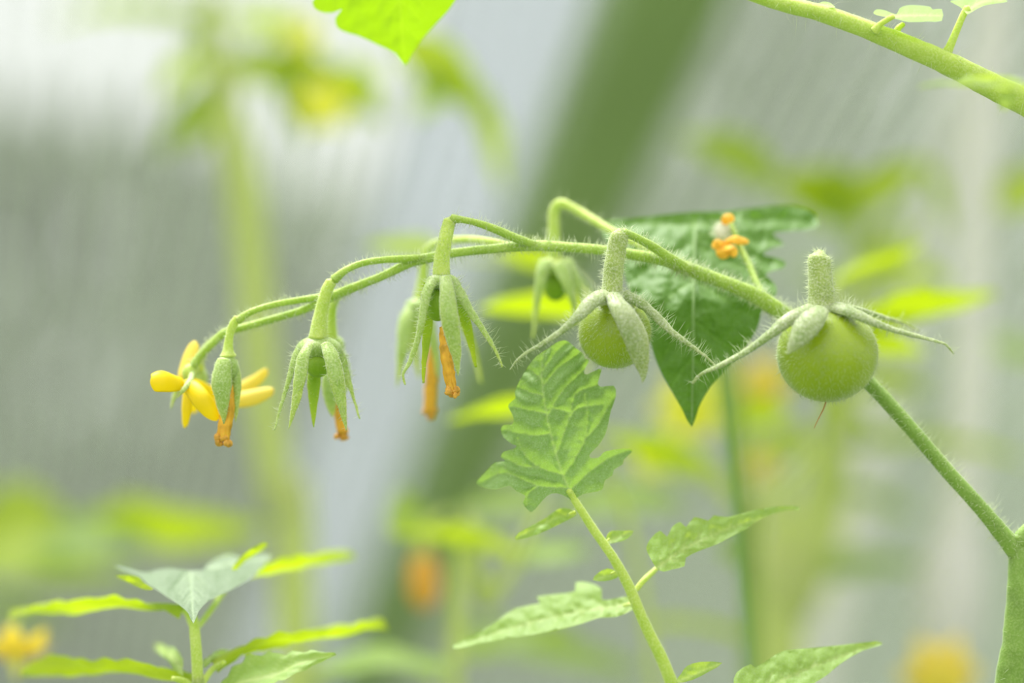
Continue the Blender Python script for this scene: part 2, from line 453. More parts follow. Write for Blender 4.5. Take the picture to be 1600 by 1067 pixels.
def roof_bar(name, u, w, h0, h1, mat, bev=0.003, s0=S0_, s1=S1_):
    prof = [(-w / 2 + bev, h0), (w / 2 - bev, h0), (w / 2, h0 + bev), (w / 2, h1 - bev), (w / 2 - bev, h1), (-w / 2 + bev, h1), (-w / 2, h1 - bev), (-w / 2, h0 + bev)]
    v = []; k = len(prof); f = []
    for s in (s0, s1):
        v += [roof(u + q, s, h) for q, h in prof]
    for i in range(k): f.append((i, (i + 1) % k, k + (i + 1) % k, k + i))
    f += [tuple(range(k))[::-1], tuple(range(k, 2 * k))]
    m_ = MB(); m_.add(v, f)
    return m_.build(name, mat, kind='structure', smooth=False)


UB = -0.010
roof_bar('trim_1', UB, 0.037, -0.040, -0.007, M['beam'])
roof_bar('trim_2', UB - 0.046, 0.054, -0.012, -0.0065, M['strip'], 0.002)

g = MB(); g.add([Vector((-30, -20, 0)), Vector((30, -20, 0)), Vector((30, 60, 0)), Vector((-30, 60, 0))], [(0, 1, 2, 3)])
g.build('ground', M['lawn'], kind='structure')


def bush(x, y, w, h, mat, label, seed, group='garden shrubs outside the greenhouse'):
    t_ = thing('shrub', label, 'shrub', (x, y, 0), group)
    rnd = random.Random(seed); mb_ = MB()
    for k in range(2200):
        zc = rnd.random() ** 1.35; prof_ = math.sqrt(max(0.0, 1 - abs(zc * 1.25 - 0.35) ** 2.2 / 0.9 ** 2.2)) if zc > .28 else 1.0
        a_ = rnd.uniform(0, 6.283); r_ = prof_ * rnd.uniform(.45, 1.0)
        c_ = Vector((x + math.cos(a_) * r_ * w, y + math.sin(a_) * r_ * 0.45, 0.06 + zc * (h - 0.06)))
        s_ = rnd.uniform(0.07, 0.15)
        d1 = Vector((rnd.gauss(0, 1), rnd.gauss(0, 1), rnd.gauss(0, 1))).normalized(); d2 = d1.orthogonal().normalized(); d3 = d1.cross(d2)
        mb_.add([c_ + d1 * s_, c_ + d2 * s_ * .6 + d3 * s_ * .1, c_ - d1 * s_, c_ - d2 * s_ * .6 + d3 * s_ * .1], [(0, 1, 2, 3)])
    mb_.build('foliage', mat, t_)
    v, f = tube([Vector((x, y, -0.02)), Vector((x, y, h * 0.45))], [0.05, 0.03], 8)
    MB().add(v, f).build('trunk', M['style'], t_)


bush(-1.2, 7.2, 1.6, 1.72, M['hedge2'], 'pale hazy shrub outside the greenhouse sheet, behind the open yellow blossom', 1)
bush(0.35, 5.9, 0.8, 1.45, M['hedge'], 'darkest hazy shrub outside the greenhouse sheet, beyond the green beam', 2)
bush(1.5, 8.6, 1.7, 2.6, M['hedge2'], 'tall hazy shrub outside the greenhouse sheet, behind the white twine', 3)

# ------------------------------------------------------------------ background plants (out of focus)
BR = random.Random(11)


def bstem(plant, name, p4, mat='bg_stem', sides=10):
    v, f = ptube(p4, sides, 5, 0.04)
    return MB().add(v, f).build(name, M[mat], plant)


def to_ground(x, y, d_mm, r, spread=0):
    """extra path points in pixels carrying a stem from (x, y) down to the soil at its own depth"""
    d = D0 + d_mm * .001
    yg = 533.5 + CZ / (d * K)
    return [(x + spread * .4, y + (yg - y) * .4, d_mm, r), (x + spread, yg + 20, d_mm, r)]


def bleaf(plant, b, t_, w, normal=(0, -0.3, 1), mat='leaf_lime', name='leaf', **kw):
    base, tip = P(*b), P(*t_)
    k = (D0 + b[2] * .001) * K
    V, F, A = blade(base, tip, w * k * 1.5, Vector(normal), nu=22, nv=4, seed=BR.randint(0, 50), **kw)
    return MB().add(V, F, A).build(name, M[mat], plant)


def blossom(x, y, dz, r, label, group='blurred yellow blossoms in the background', n=6, mat='petal_far', tilt=(0, -1, -0.3)):
    c = P(x, y, dz); k = (D0 + dz * .001) * K
    o = thing('tomato_blossom', label, 'blossom', c, group)
    ax = Vector(tilt).normalized(); s = ax.orthogonal().normalized(); q = ax.cross(s)
    for i in range(n):
        a = 2 * math.pi * i / n + 0.3
        d = (s * math.cos(a) + q * math.sin(a))
        pts_ = [c + ax * (r * k * 0.1) + d * (r * k * u) - ax * (r * k * (0.5 * u * u)) for u in (0.05, 0.3, 0.55, 0.8, 1.0)]
        v, f = lens(pts_, [r * k * e for e in (0.16, 0.34, 0.38, 0.25, 0.04)], ax, 0.1, 0.1, 8)
        MB().add(v, f).build('petal', M[mat], o)
    v, f = tube([c, c + ax * r * k * .35, c + ax * r * k * 0.7], [r * k * .16, r * k * .14, r * k * .05], 8)
    MB().add(v, f).build('stamen_cone', M['petal_far'], o)
    v, f = tube([c - ax * r * k * .02, c - ax * r * k * .3, c - ax * r * k * .6 + Vector((0, 0, r * k * .3))], [r * k * .12, r * k * .1, r * k * .06], 8)
    MB().add(v, f).build('calyx', M['bg_stem'], o)
    return o


# tall pale plant behind the flower end of the truss
z = 300
pl = thing('tomato_plant', 'tall blurred tomato plant with pale upright stem behind the yellow flowers', 'plant', P(470, 1500, z), 'blurred tomato plants behind the truss')
bstem(pl, 'stem', [(330, -60, z, 10), (345, 120, z, 20), (375, 260, z, 30), (395, 420, z, 30), (410, 600, z, 29), (440, 800, z, 31), (462, 1000, z, 32)] + to_ground(480, 1250, z, 34))
for b, t_, w, nm, mt in [((345, 120, z), (245, 240, z + 20), 18, (0.3, 0.6, 1), 'leaf_mid'), ((350, 90, z), (600, 165, z + 40), 44, (0, .8, 1), 'leaf_lime'), ((420, 130, z), (595, 120, z + 60), 42, (0, .8, 1), 'leaf_lime'),
                         ((340, 60, z), (170, -10, z + 60), 26, (0, .6, 1), 'leaf_lime'), ((340, 30, z), (90, 5, z + 60), 18, (0, .6, 1), 'leaf_lime'), ((345, 70, z), (255, 130, z + 60), 22, (0.2, .8, 1), 'leaf_lime'),
                         ((345, 30, z), (500, 50, z + 30), 24, (0, .8, 1), 'leaf_lime'), ((345, 130, z), (310, 215, z + 60), 18, (0.6, .7, 1), 'leaf_lime'), ((420, 60, z + 60), (470, 10, z + 90), 24, (0, .8, 1), 'leaf_lime'), ((430, 130, z), (480, 215, z + 20), 20, (.6, .7, .8), 'leaf_lime')]:
    bleaf(pl, b, t_, w, nm, mt, depth=0.3)
bstem(pl, 'side_stem', [(350, 160, z, 8), (390, 110, z, 8), (450, 100, z + 10, 7), (500, 140, z + 10, 5)])
blossom(505, 165, 290, 48, 'yellow blurred blossom among the leaves above the pale tall stem')
blossom(470, 60, 310, 36, 'yellow blurred blossom beside the bright leaf tip at the top edge')
# leaf arching at the beam
z = 260
pl = thing('hanging_leaf', 'bright blurred leaf drooping in front of the green beam', 'leaf', P(640, 120, z))
for b, t_, w, nm, mt in [((620, 60, z), (760, 170, z), 34, (-.3, .8, 1), 'leaf_lime'), ((725, 120, z), (800, 300, z + 15), 32, (1, -.8, .4), 'leaf_lime'), ((700, 100, z), (650, 190, z + 10), 20, (.6, -.8, .8), 'leaf_mid')]:
    bleaf(pl, b, t_, w, nm, mt, name='leaflet', depth=0.2)
bstem(pl, 'leaf_stalk', [(560, -420, z, 8), (590, -120, z, 8), (620, 60, z, 7), (725, 120, z, 5)])

# low leaves at the far side
z = 330
pl = thing('tomato_plant', 'low blurred plant with broad lime leaves beside the grey-green leaf whorl', 'plant', P(-60, 1100, z), 'blurred tomato plants behind the truss')
bstem(pl, 'stem', [(-40, 780, z, 14), (-50, 950, z, 16)] + to_ground(-60, 1200, z, 20))
for b, t_, w, nm, mt in [((-40, 850, z), (130, 835, z), 75, (0, -.9, 1), 'leaf_lime'), ((60, 850, z), (230, 840, z - 20), 45, (0, -.7, 1), 'leaf_mid'), ((150, 845, z), (420, 820, z - 30), 50, (0, .75, 1), 'leaf_lime'),
                         ((-40, 800, z), (-200, 760, z), 50, (0, -.9, 1), 'leaf_lime'), ((-40, 900, z), (220, 890, z), 36, (0, .5, 1), 'leaf_mid'), ((-40, 950, z), (110, 975, z), 30, (0, .5, 1), 'leaf_mid')]:
    bleaf(pl, b, t_, w, nm, mt, depth=0.15, droop=0.05)
blossom(25, 1020, 110, 60, 'pale yellow hanging blossom beneath the low lime leaves', mat='petal_pale', tilt=(0.1, -.5, -1))

# centre back plant
z = 170
pl = thing('tomato_plant', 'blurred plant beneath the green beam with a slanting stem and pale leaves', 'plant', P(700, 1300, z), 'blurred tomato plants behind the truss')
bstem(pl, 'stem', [(850, 780, z, 6), (810, 870, z, 9), (760, 950, z, 11), (710, 1050, z, 12)] + to_ground(660, 1250, z, 14))
for b, t_, w, nm, mt in [((810, 870, z), (610, 815, z - 10), 24, (0, .45, 1), 'leaf_lime'), ((810, 880, z), (925, 850, z + 10), 22, (0, -.6, 1), 'leaf_soft'), ((770, 935, z), (735, 905, z), 14, (0, -1, .5), 'leaf_lime'),
                         ((710, 1040, z), (490, 1030, z - 30), 30, (0, -.4, 1), 'leaf_soft'), ((690, 1060, z), (560, 1010, z + 10), 26, (0, .5, 1), 'leaf_lime'), ((640, 840, z + 40), (625, 760, z + 40), 24, (0, -1, .1), 'leaf_mid'),
                         ((850, 790, z + 60), (700, 790, z + 90), 30, (0, -1, .8), 'leaf_mid'), ((870, 800, z + 60), (1070, 775, z + 40), 36, (0, -.9, 1), 'leaf_mid'), ((720, 1030, z), (900, 960, z + 60), 26, (0, -.6, 1), 'leaf_mid'),
                         ((700, 990, z + 90), (1010, 1040, z + 90), 30, (0, -.8, 1), 'leaf_mid')]:
    bleaf(pl, b, t_, w, nm, mt, depth=0.2)
bl = thing('withered_blossom', 'brownish orange blurred withered blossom under the green beam', 'blossom', P(663, 880, 190))
v, f = plens([(660, 860, 190), (662, 890, 190), (664, 930, 190), (666, 950, 190)], 30, thick=0.7, prof=lambda u: 0.25 + 0.9 * math.sin(math.pi * u) ** .7)
MB().add(v, f).build('corolla', M['withered_tip'], bl)
v, f = ptube([(700, 800, 190, 6), (668, 825, 190, 7), (660, 870, 190, 12)], 8, 4); MB().add(v, f).build('pedicel', M['bg_stem'], bl)

# right-hand background plants
z = 300
pl = thing('tomato_plant', 'big blurred lime plant with arching leaves behind the larger green tomato', 'plant', P(1240, 1400, z), 'blurred tomato plants behind the truss')
bstem(pl, 'stem', [(1350, 340, z, 8), (1335, 500, z, 12), (1310, 640, z, 24), (1275, 800, z, 34), (1235, 950, z, 38), (1215, 1080, z, 40)] + to_ground(1200, 1300, z, 28))
for b, t_, w, nm, mt in [((1350, 420, z), (1310, 250, z), 22, (0.6, -.8, .3), 'leaf_mid'), ((1350, 340, z), (1210, 275, z), 44, (-.3, .8, 1), 'leaf_lime'), ((1215, 290, z), (1060, 205, z), 40, (0, .6, 1), 'leaf_mid'),
                         ((1340, 330, z - 10), (1440, 245, z - 20), 28, (0, .8, 1), 'leaf_lime'), ((1430, 240, z - 20), (1490, 360, z - 30), 26, (1, -.6, .4), 'leaf_lime'), ((1330, 300, z), (1250, 330, z), 34, (0, .6, 1), 'leaf_lime'),
                         ((1300, 640, z), (1400, 690, z - 20), 34, (0, .8, 1), 'leaf_lime'), ((1270, 690, z - 40), (1170, 700, z - 40), 26, (0, .8, 1), 'leaf_lime'), ((1330, 520, z), (1230, 600, z), 40, (0, -.8, 1), 'leaf_lime'),
                         ((1310, 700, z), (1480, 660, z + 30), 26, (0, .3, 1), 'leaf_mid'), ((1310, 690, z), (1600, 690, z - 60), 14, (0, -.4, 1), 'leaf_lime'), ((1250, 900, z), (1450, 870, z + 10), 26, (0, -.6, 1), 'leaf_mid'), ((1240, 1000, z + 60), (1190, 660, z + 60), 24, (0.3, -1, .2), 'bg_stem'), ((1250, 980, z + 80), (1330, 720, z + 80), 20, (-.3, -1, .2), 'bg_stem'), ((1335, 480, z + 40), (1420, 330, z + 40), 30, (-.4, -.7, .6), 'leaf_lime'), ((1340, 420, z + 40), (1480, 440, z + 60), 26, (0, .8, 1), 'leaf_lime'), ((1320, 600, z), (1440, 600, z + 40), 30, (0, .8, 1), 'leaf_lime'), ((1335, 480, z + 40), (1250, 420, z + 60), 26, (0, .8, 1), 'leaf_mid'),
                         ((1290, 770, z), (1440, 790, z + 40), 24, (0, -.8, 1), 'leaf_mid'), ((1560, 330, z), (1660, 260, z), 34, (0, -.9, 1), 'leaf_lime'), ((1480, 540, z + 20), (1660, 560, z), 30, (0, -.6, 1), 'leaf_mid')]:
    bleaf(pl, b, t_, w, nm, mt, depth=0.2)
z = 120
pl = thing('side_leaf', 'bright lime blurred leaf pointing at the white twine beside the larger tomato', 'leaf', P(1290, 520, z))
for b, t_, w, nm, mt in [((1310, 510, z), (1560, 468, z), 34, (0, .55, 1), 'leaf_lime'), ((1300, 440, z), (1450, 385, z + 20), 24, (0, .55, 1), 'leaf_lime'), ((1310, 520, z), (1450, 560, z + 20), 24, (0, .75, 1), 'leaf_lime')]:
    bleaf(pl, b, t_, w, nm, mt, name='leaflet', depth=0.2, droop=-0.1)
bstem(pl, 'leaf_stalk', [(1300, 440, z, 3), (1306, 500, z, 5), (1290, 620, z + 40, 6), (1290, 760, z + 120, 7), (1295, 780, z + 170, 8)])

z = 200
pl = thing('tomato_plant', 'blurred plant with slim straight green stem between the front leaf and larger tomato', 'plant', P(1165, 1400, z), 'blurred tomato plants behind the truss')
bstem(pl, 'stem', [(1138, 500, z, 8), (1145, 620, z, 9), (1158, 760, z, 12), (1168, 900, z, 13), (1175, 1040, z, 14)] + to_ground(1180, 1250, z, 15), 'bg_stem_dark')
bstem(pl, 'side_stem', [(1160, 790, z, 8), (1210, 770, z, 9), (1270, 710, z, 8), (1300, 690, z, 6)])
bstem(pl, 'side_stem', [(1160, 800, z, 8), (1120, 760, z, 9), (1050, 710, z, 8), (1040, 690, z, 5)])
for b, t_, w, nm, mt in [((1120, 760, z), (935, 665, z), 24, (0, .8, 1), 'leaf_lime'), ((1140, 760, z), (1010, 660, z + 30), 26, (0, .8, 1), 'leaf_lime'), ((1165, 1000, z), (1000, 960, z), 16, (0, -.4, 1), 'leaf_lime'),
                         ((1170, 860, z), (1120, 860, z), 18, (0, -1, .3), 'leaf_mid'), ((1160, 660, z), (1240, 640, z), 26, (0, .7, 1), 'leaf_lime'), ((1165, 700, z + 40), (1120, 560, z + 40), 26, (.5, -.8, .3), 'leaf_mid')]:
    bleaf(pl, b, t_, w, nm, mt, depth=0.25)
blossom(1080, 640, 250, 62, 'largest blurred yellow blossom under the tip of the dark leaf')
blossom(1020, 720, 240, 34, 'small blurred yellow blossom beside the right edge of the front leaf')
blossom(1195, 600, 270, 44, 'pale blurred yellow blossom between the dark leaf tip and larger tomato', mat='petal_pale')
blossom(1470, 1060, 220, 66, 'pale blurred yellow blossom at the foot of the white twine', mat='petal_pale')
blossom(1190, 730, 280, 26, 'faint blurred yellow blossom beside the slim straight stem', mat='petal_pale')

z = 110
pl = thing('low_leaf', 'lime blurred leaf peeking from behind the middle of the truss', 'leaf', P(860, 480, z))
for b, t_, w, nm, mt in [((930, 485, z), (745, 476, z), 22, (0, .75, 1), 'leaf_lime'), ((870, 420, z + 40), (770, 385, z + 40), 18, (0, .7, 1), 'leaf_lime'), ((880, 640, z), (700, 645, z), 20, (0, .6, 1), 'leaf_lime'), ((700, 400, z + 60), (570, 378, z + 60), 18, (0, .7, 1), 'leaf_mid')]:
    bleaf(pl, b, t_, w, nm, mt, name='leaflet', depth=0.1)
bstem(pl, 'leaf_stalk', [(700, 400, z + 60, 3), (870, 420, z + 42, 4), (930, 485, z, 5), (920, 560, z, 5), (890, 640, z, 5), (960, 760, z + 40, 6), (1000, 900, z + 60, 7), (1040, 1200, z + 80, 8)])

# white twines
def twine(name, label, p4, group=None):
    q = crom(p4, 14); o = thing(name, label, 'twine', P(*q[-1][:3]), group)
    cen = [P(*a[:3]) for a in q]; rad = [a[3] * (D0 + a[2] * .001) * K for a in q]
    T, Nn = frames(cen)
    for s in range(3):
        pp = []
        for i, c in enumerate(cen):
            a = i * 0.5 + s * 2.094; b = T[i].cross(Nn[i]); pp.append(c + (Nn[i] * math.cos(a) + b * math.sin(a)) * rad[i] * 0.38)
        v, f = tube(pp, [r * 0.66 for r in rad], 8); MB().add(v, f).build('strand', M['twine'], o)
    return o


z = 300
twine('support_twine', 'broad white vertical plant twine beyond the larger tomato', [(1580, -400, z, 26), (1550, 60, z, 28), (1528, 300, z, 30), (1515, 600, z, 32), (1500, 800, z, 34), (1488, 900, z, 52), (1480, 980, z, 52), (1475, 1050, z, 40), (1470, 1400, z, 36), (1465, 2600, z, 36)])
twine('support_twine', 'dimmer white twine leaning behind the slim green stem', [(1500, 100, z + 220, 22), (1470, 300, z + 220, 22), (1400, 560, z + 220, 24), (1350, 760, z + 220, 26), (1300, 960, z + 220, 28), (1250, 1250, z + 220, 28), (1200, 2300, z + 220, 28)])

# ------------------------------------------------------------------ the vine and its truss
vine = thing('tomato_vine', 'hairy green vine stem and arching flower truss axis crossing the whole picture', 'vine', P(1580, 1300, 0))
SRC = []


def vpart(name, p4, mat='stem', sides=16, ridge=0.05, src=True, hairs=0, hl=1.3, parent=None, res=8, hr=0.05):
    v, f = ptube(p4, sides, res, ridge)
    o = MB().add(v, f).build(name, M[mat], parent or vine)
    if hairs:
        hair_mb([(v, f)], hairs, hl, hr, seed=len(SRC) + 3).build('hairs', M['hair'], o, kind='stuff')
    SRC.append(1)
    return o


vpart('stem', [(1592, 838, 6, 14), (1594, 870, 6, 18), (1592, 920, 5, 18), (1588, 1000, 4, 21), (1580, 1080, 4, 25), (1570, 1300, 5, 30), (1560, 3000, 20, 45), (1560, 9500, 40, 60), (1560, 10900, 40, 60)], 'stem_dark', 20, 0.06, hairs=900, hl=2.6, res=12)
vpart('side_shoot', [(1592, 850, 6, 16), (1625, 815, 6, 13), (1700, 760, 8, 12), (1850, 700, 12, 10)], 'stem_dark', hairs=160, hl=2)
vpart('peduncle', [(1598, 872, 6, 17), (1570, 838, 6, 14), (1530, 790, 7, 12), (1480, 735, 8, 11.5), (1420, 665, 9, 11.5), (1365, 605, 11, 11.5), (1300, 545, 13, 12), (1240, 500, 13, 12), (1215, 484, 12.5, 12)], 'stem_dark', 18, 0.05, hairs=900, hl=1.8)
vpart('truss_axis', [(1240, 500, 13, 11.5), (1205, 477, 12, 13), (1178, 460, 11, 12.5), (1130, 440, 10, 10.5), (1070, 418, 9, 11),
                     (1036, 406, 8.5, 9.5), (990, 398, 8, 8.5), (941, 391, 8, 8), (880, 386, 8, 8), (825, 384, 8, 9), (780, 388, 8, 7.5), (720, 394, 8, 7), (670, 403, 8, 8), (640, 411, 8, 7.5), (598, 431, 8, 6.5), (560, 446, 9, 7), (523, 461, 10, 7.5), (476, 483, 11, 6), (420, 500, 12, 6), (377, 512, 13, 6),
                     (350, 520, 14, 6.5), (330, 538, 14, 6), (312, 557, 15, 6.5), (298, 578, 15, 7)], 'stem', 18, 0.05, hairs=3200, hl=1.3, res=8)
# pedicels of the truss
vpart('pedicel', [(1085, 425, 9, 7), (1050, 405, 6, 8), (1020, 385, 4, 7), (1000, 374, 2, 6.5), (985, 367, 1, 6.5), (974, 364, 0, 8.5)], hairs=260, hl=1.5)
vpart('pedicel', [(1060, 416, 9, 5), (1020, 392, 14, 6), (985, 375, 19, 6.5), (955, 360, 24, 6.5), (915, 336, 30, 7), (890, 322, 32, 7), (875, 318, 33, 8), (866, 330, 34, 9), (865, 355, 34, 9), (866, 400, 34, 11)], 'stalk_pale', hairs=300, hl=1.7)
vpart('pedicel', [(840, 384, 8, 6), (809, 373, 6, 7), (774, 358, 4, 6.5), (745, 348, 2, 5.5), (722, 343, 1, 5.5), (706, 342, 1, 8)], hairs=260, hl=1.3)
vpart('pedicel', [(800, 383, 8, 4), (770, 378, 13, 6), (738, 374, 20, 6), (700, 376, 28, 6), (674, 384, 34, 6), (664, 404, 37, 7), (661, 442, 38, 9), (655, 470, 38, 10)], 'stalk_pale', hairs=160)
vpart('pedicel', [(668, 402, 8, 5), (640, 404, 7, 6), (598, 406, 6, 5.5), (566, 411, 6, 5.5), (540, 422, 5, 5.8), (522, 437, 5, 8)], hairs=240, hl=1.1)
vpart('pedicel', [(540, 455, 10, 5), (528, 462, 14, 7), (519, 485, 18, 7), (519, 530, 20, 9)], 'stalk_pale', hairs=60)
vpart('pedicel', [(530, 458, 10, 5), (491, 465, 10, 5.5), (436, 474, 9, 5.2), (403, 483, 8, 5.2), (385, 491, 8, 5.5), (371, 501, 8, 7)], hairs=240, hl=1.0)
vpart('pedicel', [(1200, 474, 12, 6), (1184, 446, 15, 5.5), (1170, 412, 19, 5), (1157, 386, 22, 4.5), (1146, 360, 24, 4.2), (1138, 345, 26, 5)], hairs=120)
vpart('pedicel', [(1235, 497, 13, 8), (1262, 492, 22, 7), (1280, 470, 26, 7), (1283, 430, 20, 7), (1282, 408, 10, 8), (1280, 401, 3, 11)])
vpart('pedicel', [(345, 523, 14, 5), (325, 540, 20, 6), (313, 560, 25, 7), (311, 575, 27, 9)], 'stalk_pale')


def sepal(par, pts_, w, mat='sepal_green', hairs=90, hl=1.6, face=(0, -1, 0.5), thick=0.28, cup=0.15, prof=None, edge=True, hr=0.05):
    v, f = plens(pts_, w, face, thick, cup, prof, 7, 12)
    # gentle unevenness
    v = [p + Vector((noise.noise(p * 900), noise.noise(p * 900 + Vector((7, 0, 0))), noise.noise(p * 900 + Vector((0, 9, 0))))) * 0.00012 for p in v]
    o = MB().add(v, f).build('sepal', M[mat], par)
    if hairs: hair_mb([(v, f)], hairs, hl, hr, seed=int(pts_[-1][0]), jitter=.6).build('hairs', M['hair'], o, kind='stuff')
    return o


long_ = lambda u: 1.2 - 0.35 * min(1, u / 0.3) + 0.05 * math.sin(math.pi * min(1, u / 0.3)) if u < 0.3 else max(0.14, 0.14 + 0.71 * (1 - (u - 0.3) / 0.7) ** 1.1)
broad = lambda u: 0.62 + 0.38 * math.sin(min(1, u / 0.45) * math.pi / 2) if u < 0.45 else max(0.06, 1 - ((u - 0.45) / 0.55) ** 1.5)


def stalk(par, p4, hairs=260, hl=1.2, mat='stalk'):
    v, f = ptube(p4, 20, 8, 0.07)
    o = MB().add(v, f).build('stalk', M[mat], par)
    if hairs: hair_mb([(v, f)], hairs, hl, 0.05, seed=int(p4[0][0])).build('hairs', M['hair'], o, kind='stuff')
    return o


def fruit(par, x, y, dz, rx, ry, hairs, flat=0.0):
    c = P(x, y, dz)
    sh = lambda th, ph: 1 + 0.012 * math.cos(ph * 5) * math.sin(th) - 0.10 * math.exp(-(th / 0.35) ** 2) + 0.02 * math.sin(th) * math.sin(th)
    v, f = ellipsoid(c, rx * PX, rx * PX, ry * PX, 56, 36, shape=sh)
    o = MB().add(v, f).build('fruit', M['fruit'], par)
    hair_mb([(v, f)], hairs, 0.75, 0.032, jitter=.7, grav=0.5, seed=int(x), bend=.8).build('hairs', M['hair'], o, kind='stuff')


def ovary(par, x, y, dz, rx, ry, mat='sepal_inner'):
    v, f = ellipsoid(P(x, y, dz), rx * PX, rx * PX, ry * PX, 20, 14)
    return MB().add(v, f).build('ovary', M[mat], par)


def corolla(par, pts_, w, seed=0, mat='withered', tip=True):
    """withered, bunched petals: several twisted strands closed on each other, with a crumbly tip"""
    rnd = random.Random(seed); mb_ = MB()
    for s in range(6):
        a = s * 1.047
        pp = [(x + math.cos(a + i * .35) * w * .42, y, z_ + math.sin(a + i * .35) * w * .05) for i, (x, y, z_) in enumerate(pts_)]
        v, f = plens(pp, w * rnd.uniform(.4, .6), (math.cos(a) * .7, -1, 0.1), 0.5, 0.1, lambda u: 0.5 + .6 * math.sin(math.pi * min(1, u * .9)), 5, 8)
        v = [p + Vector((noise.noise(p * 1500), 0, noise.noise(p * 1500 + Vector((3, 3, 3))))) * 0.00025 for p in v]
        mb_.add(v, f)
    o = mb_.build('corolla', M[mat], par)
    if tip:
        x, y, z_ = pts_[-1]
        m2 = MB()
        for k in range(14):
            v, f = ellipsoid(P(x + rnd.uniform(-.8, .8) * w, y + rnd.uniform(-6, 6), z_ + rnd.uniform(-.6, .6)), rnd.uniform(.32, .55) * w * PX, rnd.uniform(.3, .5) * w * PX, rnd.uniform(.32, .6) * w * PX, 8, 6)
            v = [p + Vector((noise.noise(p * 2500), noise.noise(p * 2500 + Vector((1, 5, 1))), 0)) * 0.0002 for p in v]
            m2.add(v, f)
        m2.build('corolla_tip', M['withered_tip'], par)
    return o


# --- larger tomato
G = 'unripe tomatoes hanging on the truss'
t2 = thing('green_tomato', 'larger round unripe green tomato, plant stem emerging behind it', 'tomato', P(1292, 553, -2), G)
fruit(t2, 1292, 553, -2, 77, 75, 3200)
stalk(t2, [(1279, 398, -2, 13), (1279, 404, -2, 17), (1281, 425, -2, 18.5), (1283, 450, -2, 20), (1285, 474, -2, 22), (1286, 482, -2, 26)], 700, 1.05)
v, f = ellipsoid(P(1286, 484, -2), 38 * PX, 36 * PX, 9 * PX, 20, 10); MB().add(v, f).build('calyx', M['sepal'], t2)
sepal(t2, [(1268, 483, -5, ), (1235, 497, -8), (1205, 520, -9), (1165, 549, -8), (1120, 573, -7), (1094, 585, -6), (1082, 600, -6)], 13.5, 'sepal', 260, 2.2, (0.2, -.45, 1), .45, .2, long_)
sepal(t2, [(1283, 480, -8), (1272, 492, -11), (1258, 512, -13), (1243, 534, -14), (1230, 553, -14)], 21, 'sepal', 330, 1.0, (-.25, -1, .45), .14, .25, broad)
sepal(t2, [(1305, 480, -5), (1330, 487, -8), (1365, 503, -9), (1400, 516, -8), (1440, 527, -6), (1475, 537, -5), (1491, 553, -5)], 13.5, 'sepal', 260, 1.6, (0, -.4, 1), .45, .2, long_)
sepal(t2, [(1305, 478, 2), (1340, 484, 8), (1380, 496, 14), (1412, 505, 18), (1436, 518, 20)], 12, 'sepal', 80, 1.6, (0, .1, 1), .4, .2, long_)
sepal(t2, [(1285, 478, 3), (1278, 484, 9), (1262, 500, 13), (1250, 520, 15)], 18, 'sepal', 60, 1.4, (0, .8, .5), .2, .2, broad)
v, f = ptube([(1291, 626, -2, 1.4), (1287, 638, -2, 1.2), (1281, 650, -2.5, 1.0), (1275, 662, -3, .8), (1272, 669, -3, .5)], 8, 4); MB().add(v, f).build('dry_style', M['style'], t2)
# --- smaller tomato
t1 = thing('green_tomato', 'smaller unripe green tomato hanging under the knuckle beside the dark leaf', 'tomato', P(961, 522, 0), G)
fruit(t1, 960, 520, 2, 56, 56, 2200)
stalk(t1, [(967, 364, 0, 12), (966, 372, 0, 14.5), (962, 395, 0, 15), (959, 420, 0, 15.5), (957, 445, 0, 16), (957, 458, 0, 19)], 420, 1.1)
v, f = ellipsoid(P(958, 462, 0), 30 * PX, 28 * PX, 8 * PX, 20, 10); MB().add(v, f).build('calyx', M['sepal'], t1)
sepal(t1, [(945, 460, -3), (925, 470, -6), (905, 492, -8), (880, 514, -8), (845, 538, -7), (815, 556, -6), (797, 577, -5)], 13.5, 'sepal', 260, 1.7, (.2, -.45, 1), .42, .2, long_)
sepal(t1, [(958, 458, -4), (966, 475, -8), (981, 500, -10), (995, 530, -10), (1002, 560, -9), (1005, 580, -8), (1004, 598, -8)], 19, 'sepal', 420, 1.0, (.1, -1, .3), .14, .25, broad)
sepal(t1, [(975, 460, -2), (1000, 472, -3), (1025, 493, -3), (1050, 518, -4), (1080, 540, -4), (1102, 556, -4), (1117, 571, -4)], 12, 'sepal', 260, 1.9, (-.1, -.45, 1), .42, .2, long_)
sepal(t1, [(970, 460, 4), (992, 478, 9), (1006, 505, 11), (1010, 530, 12)], 14, 'sepal', 120, 1.5, (0.5, .6, .6), .25, .2, broad)
sepal(t1, [(948, 460, 4), (930, 470, 10), (912, 490, 15), (905, 512, 18)], 13, 'sepal', 60, 1.4, (-.4, .8, .5), .25, .2, broad)

# --- flowers of the truss
G = 'fading flowers hanging along the truss'
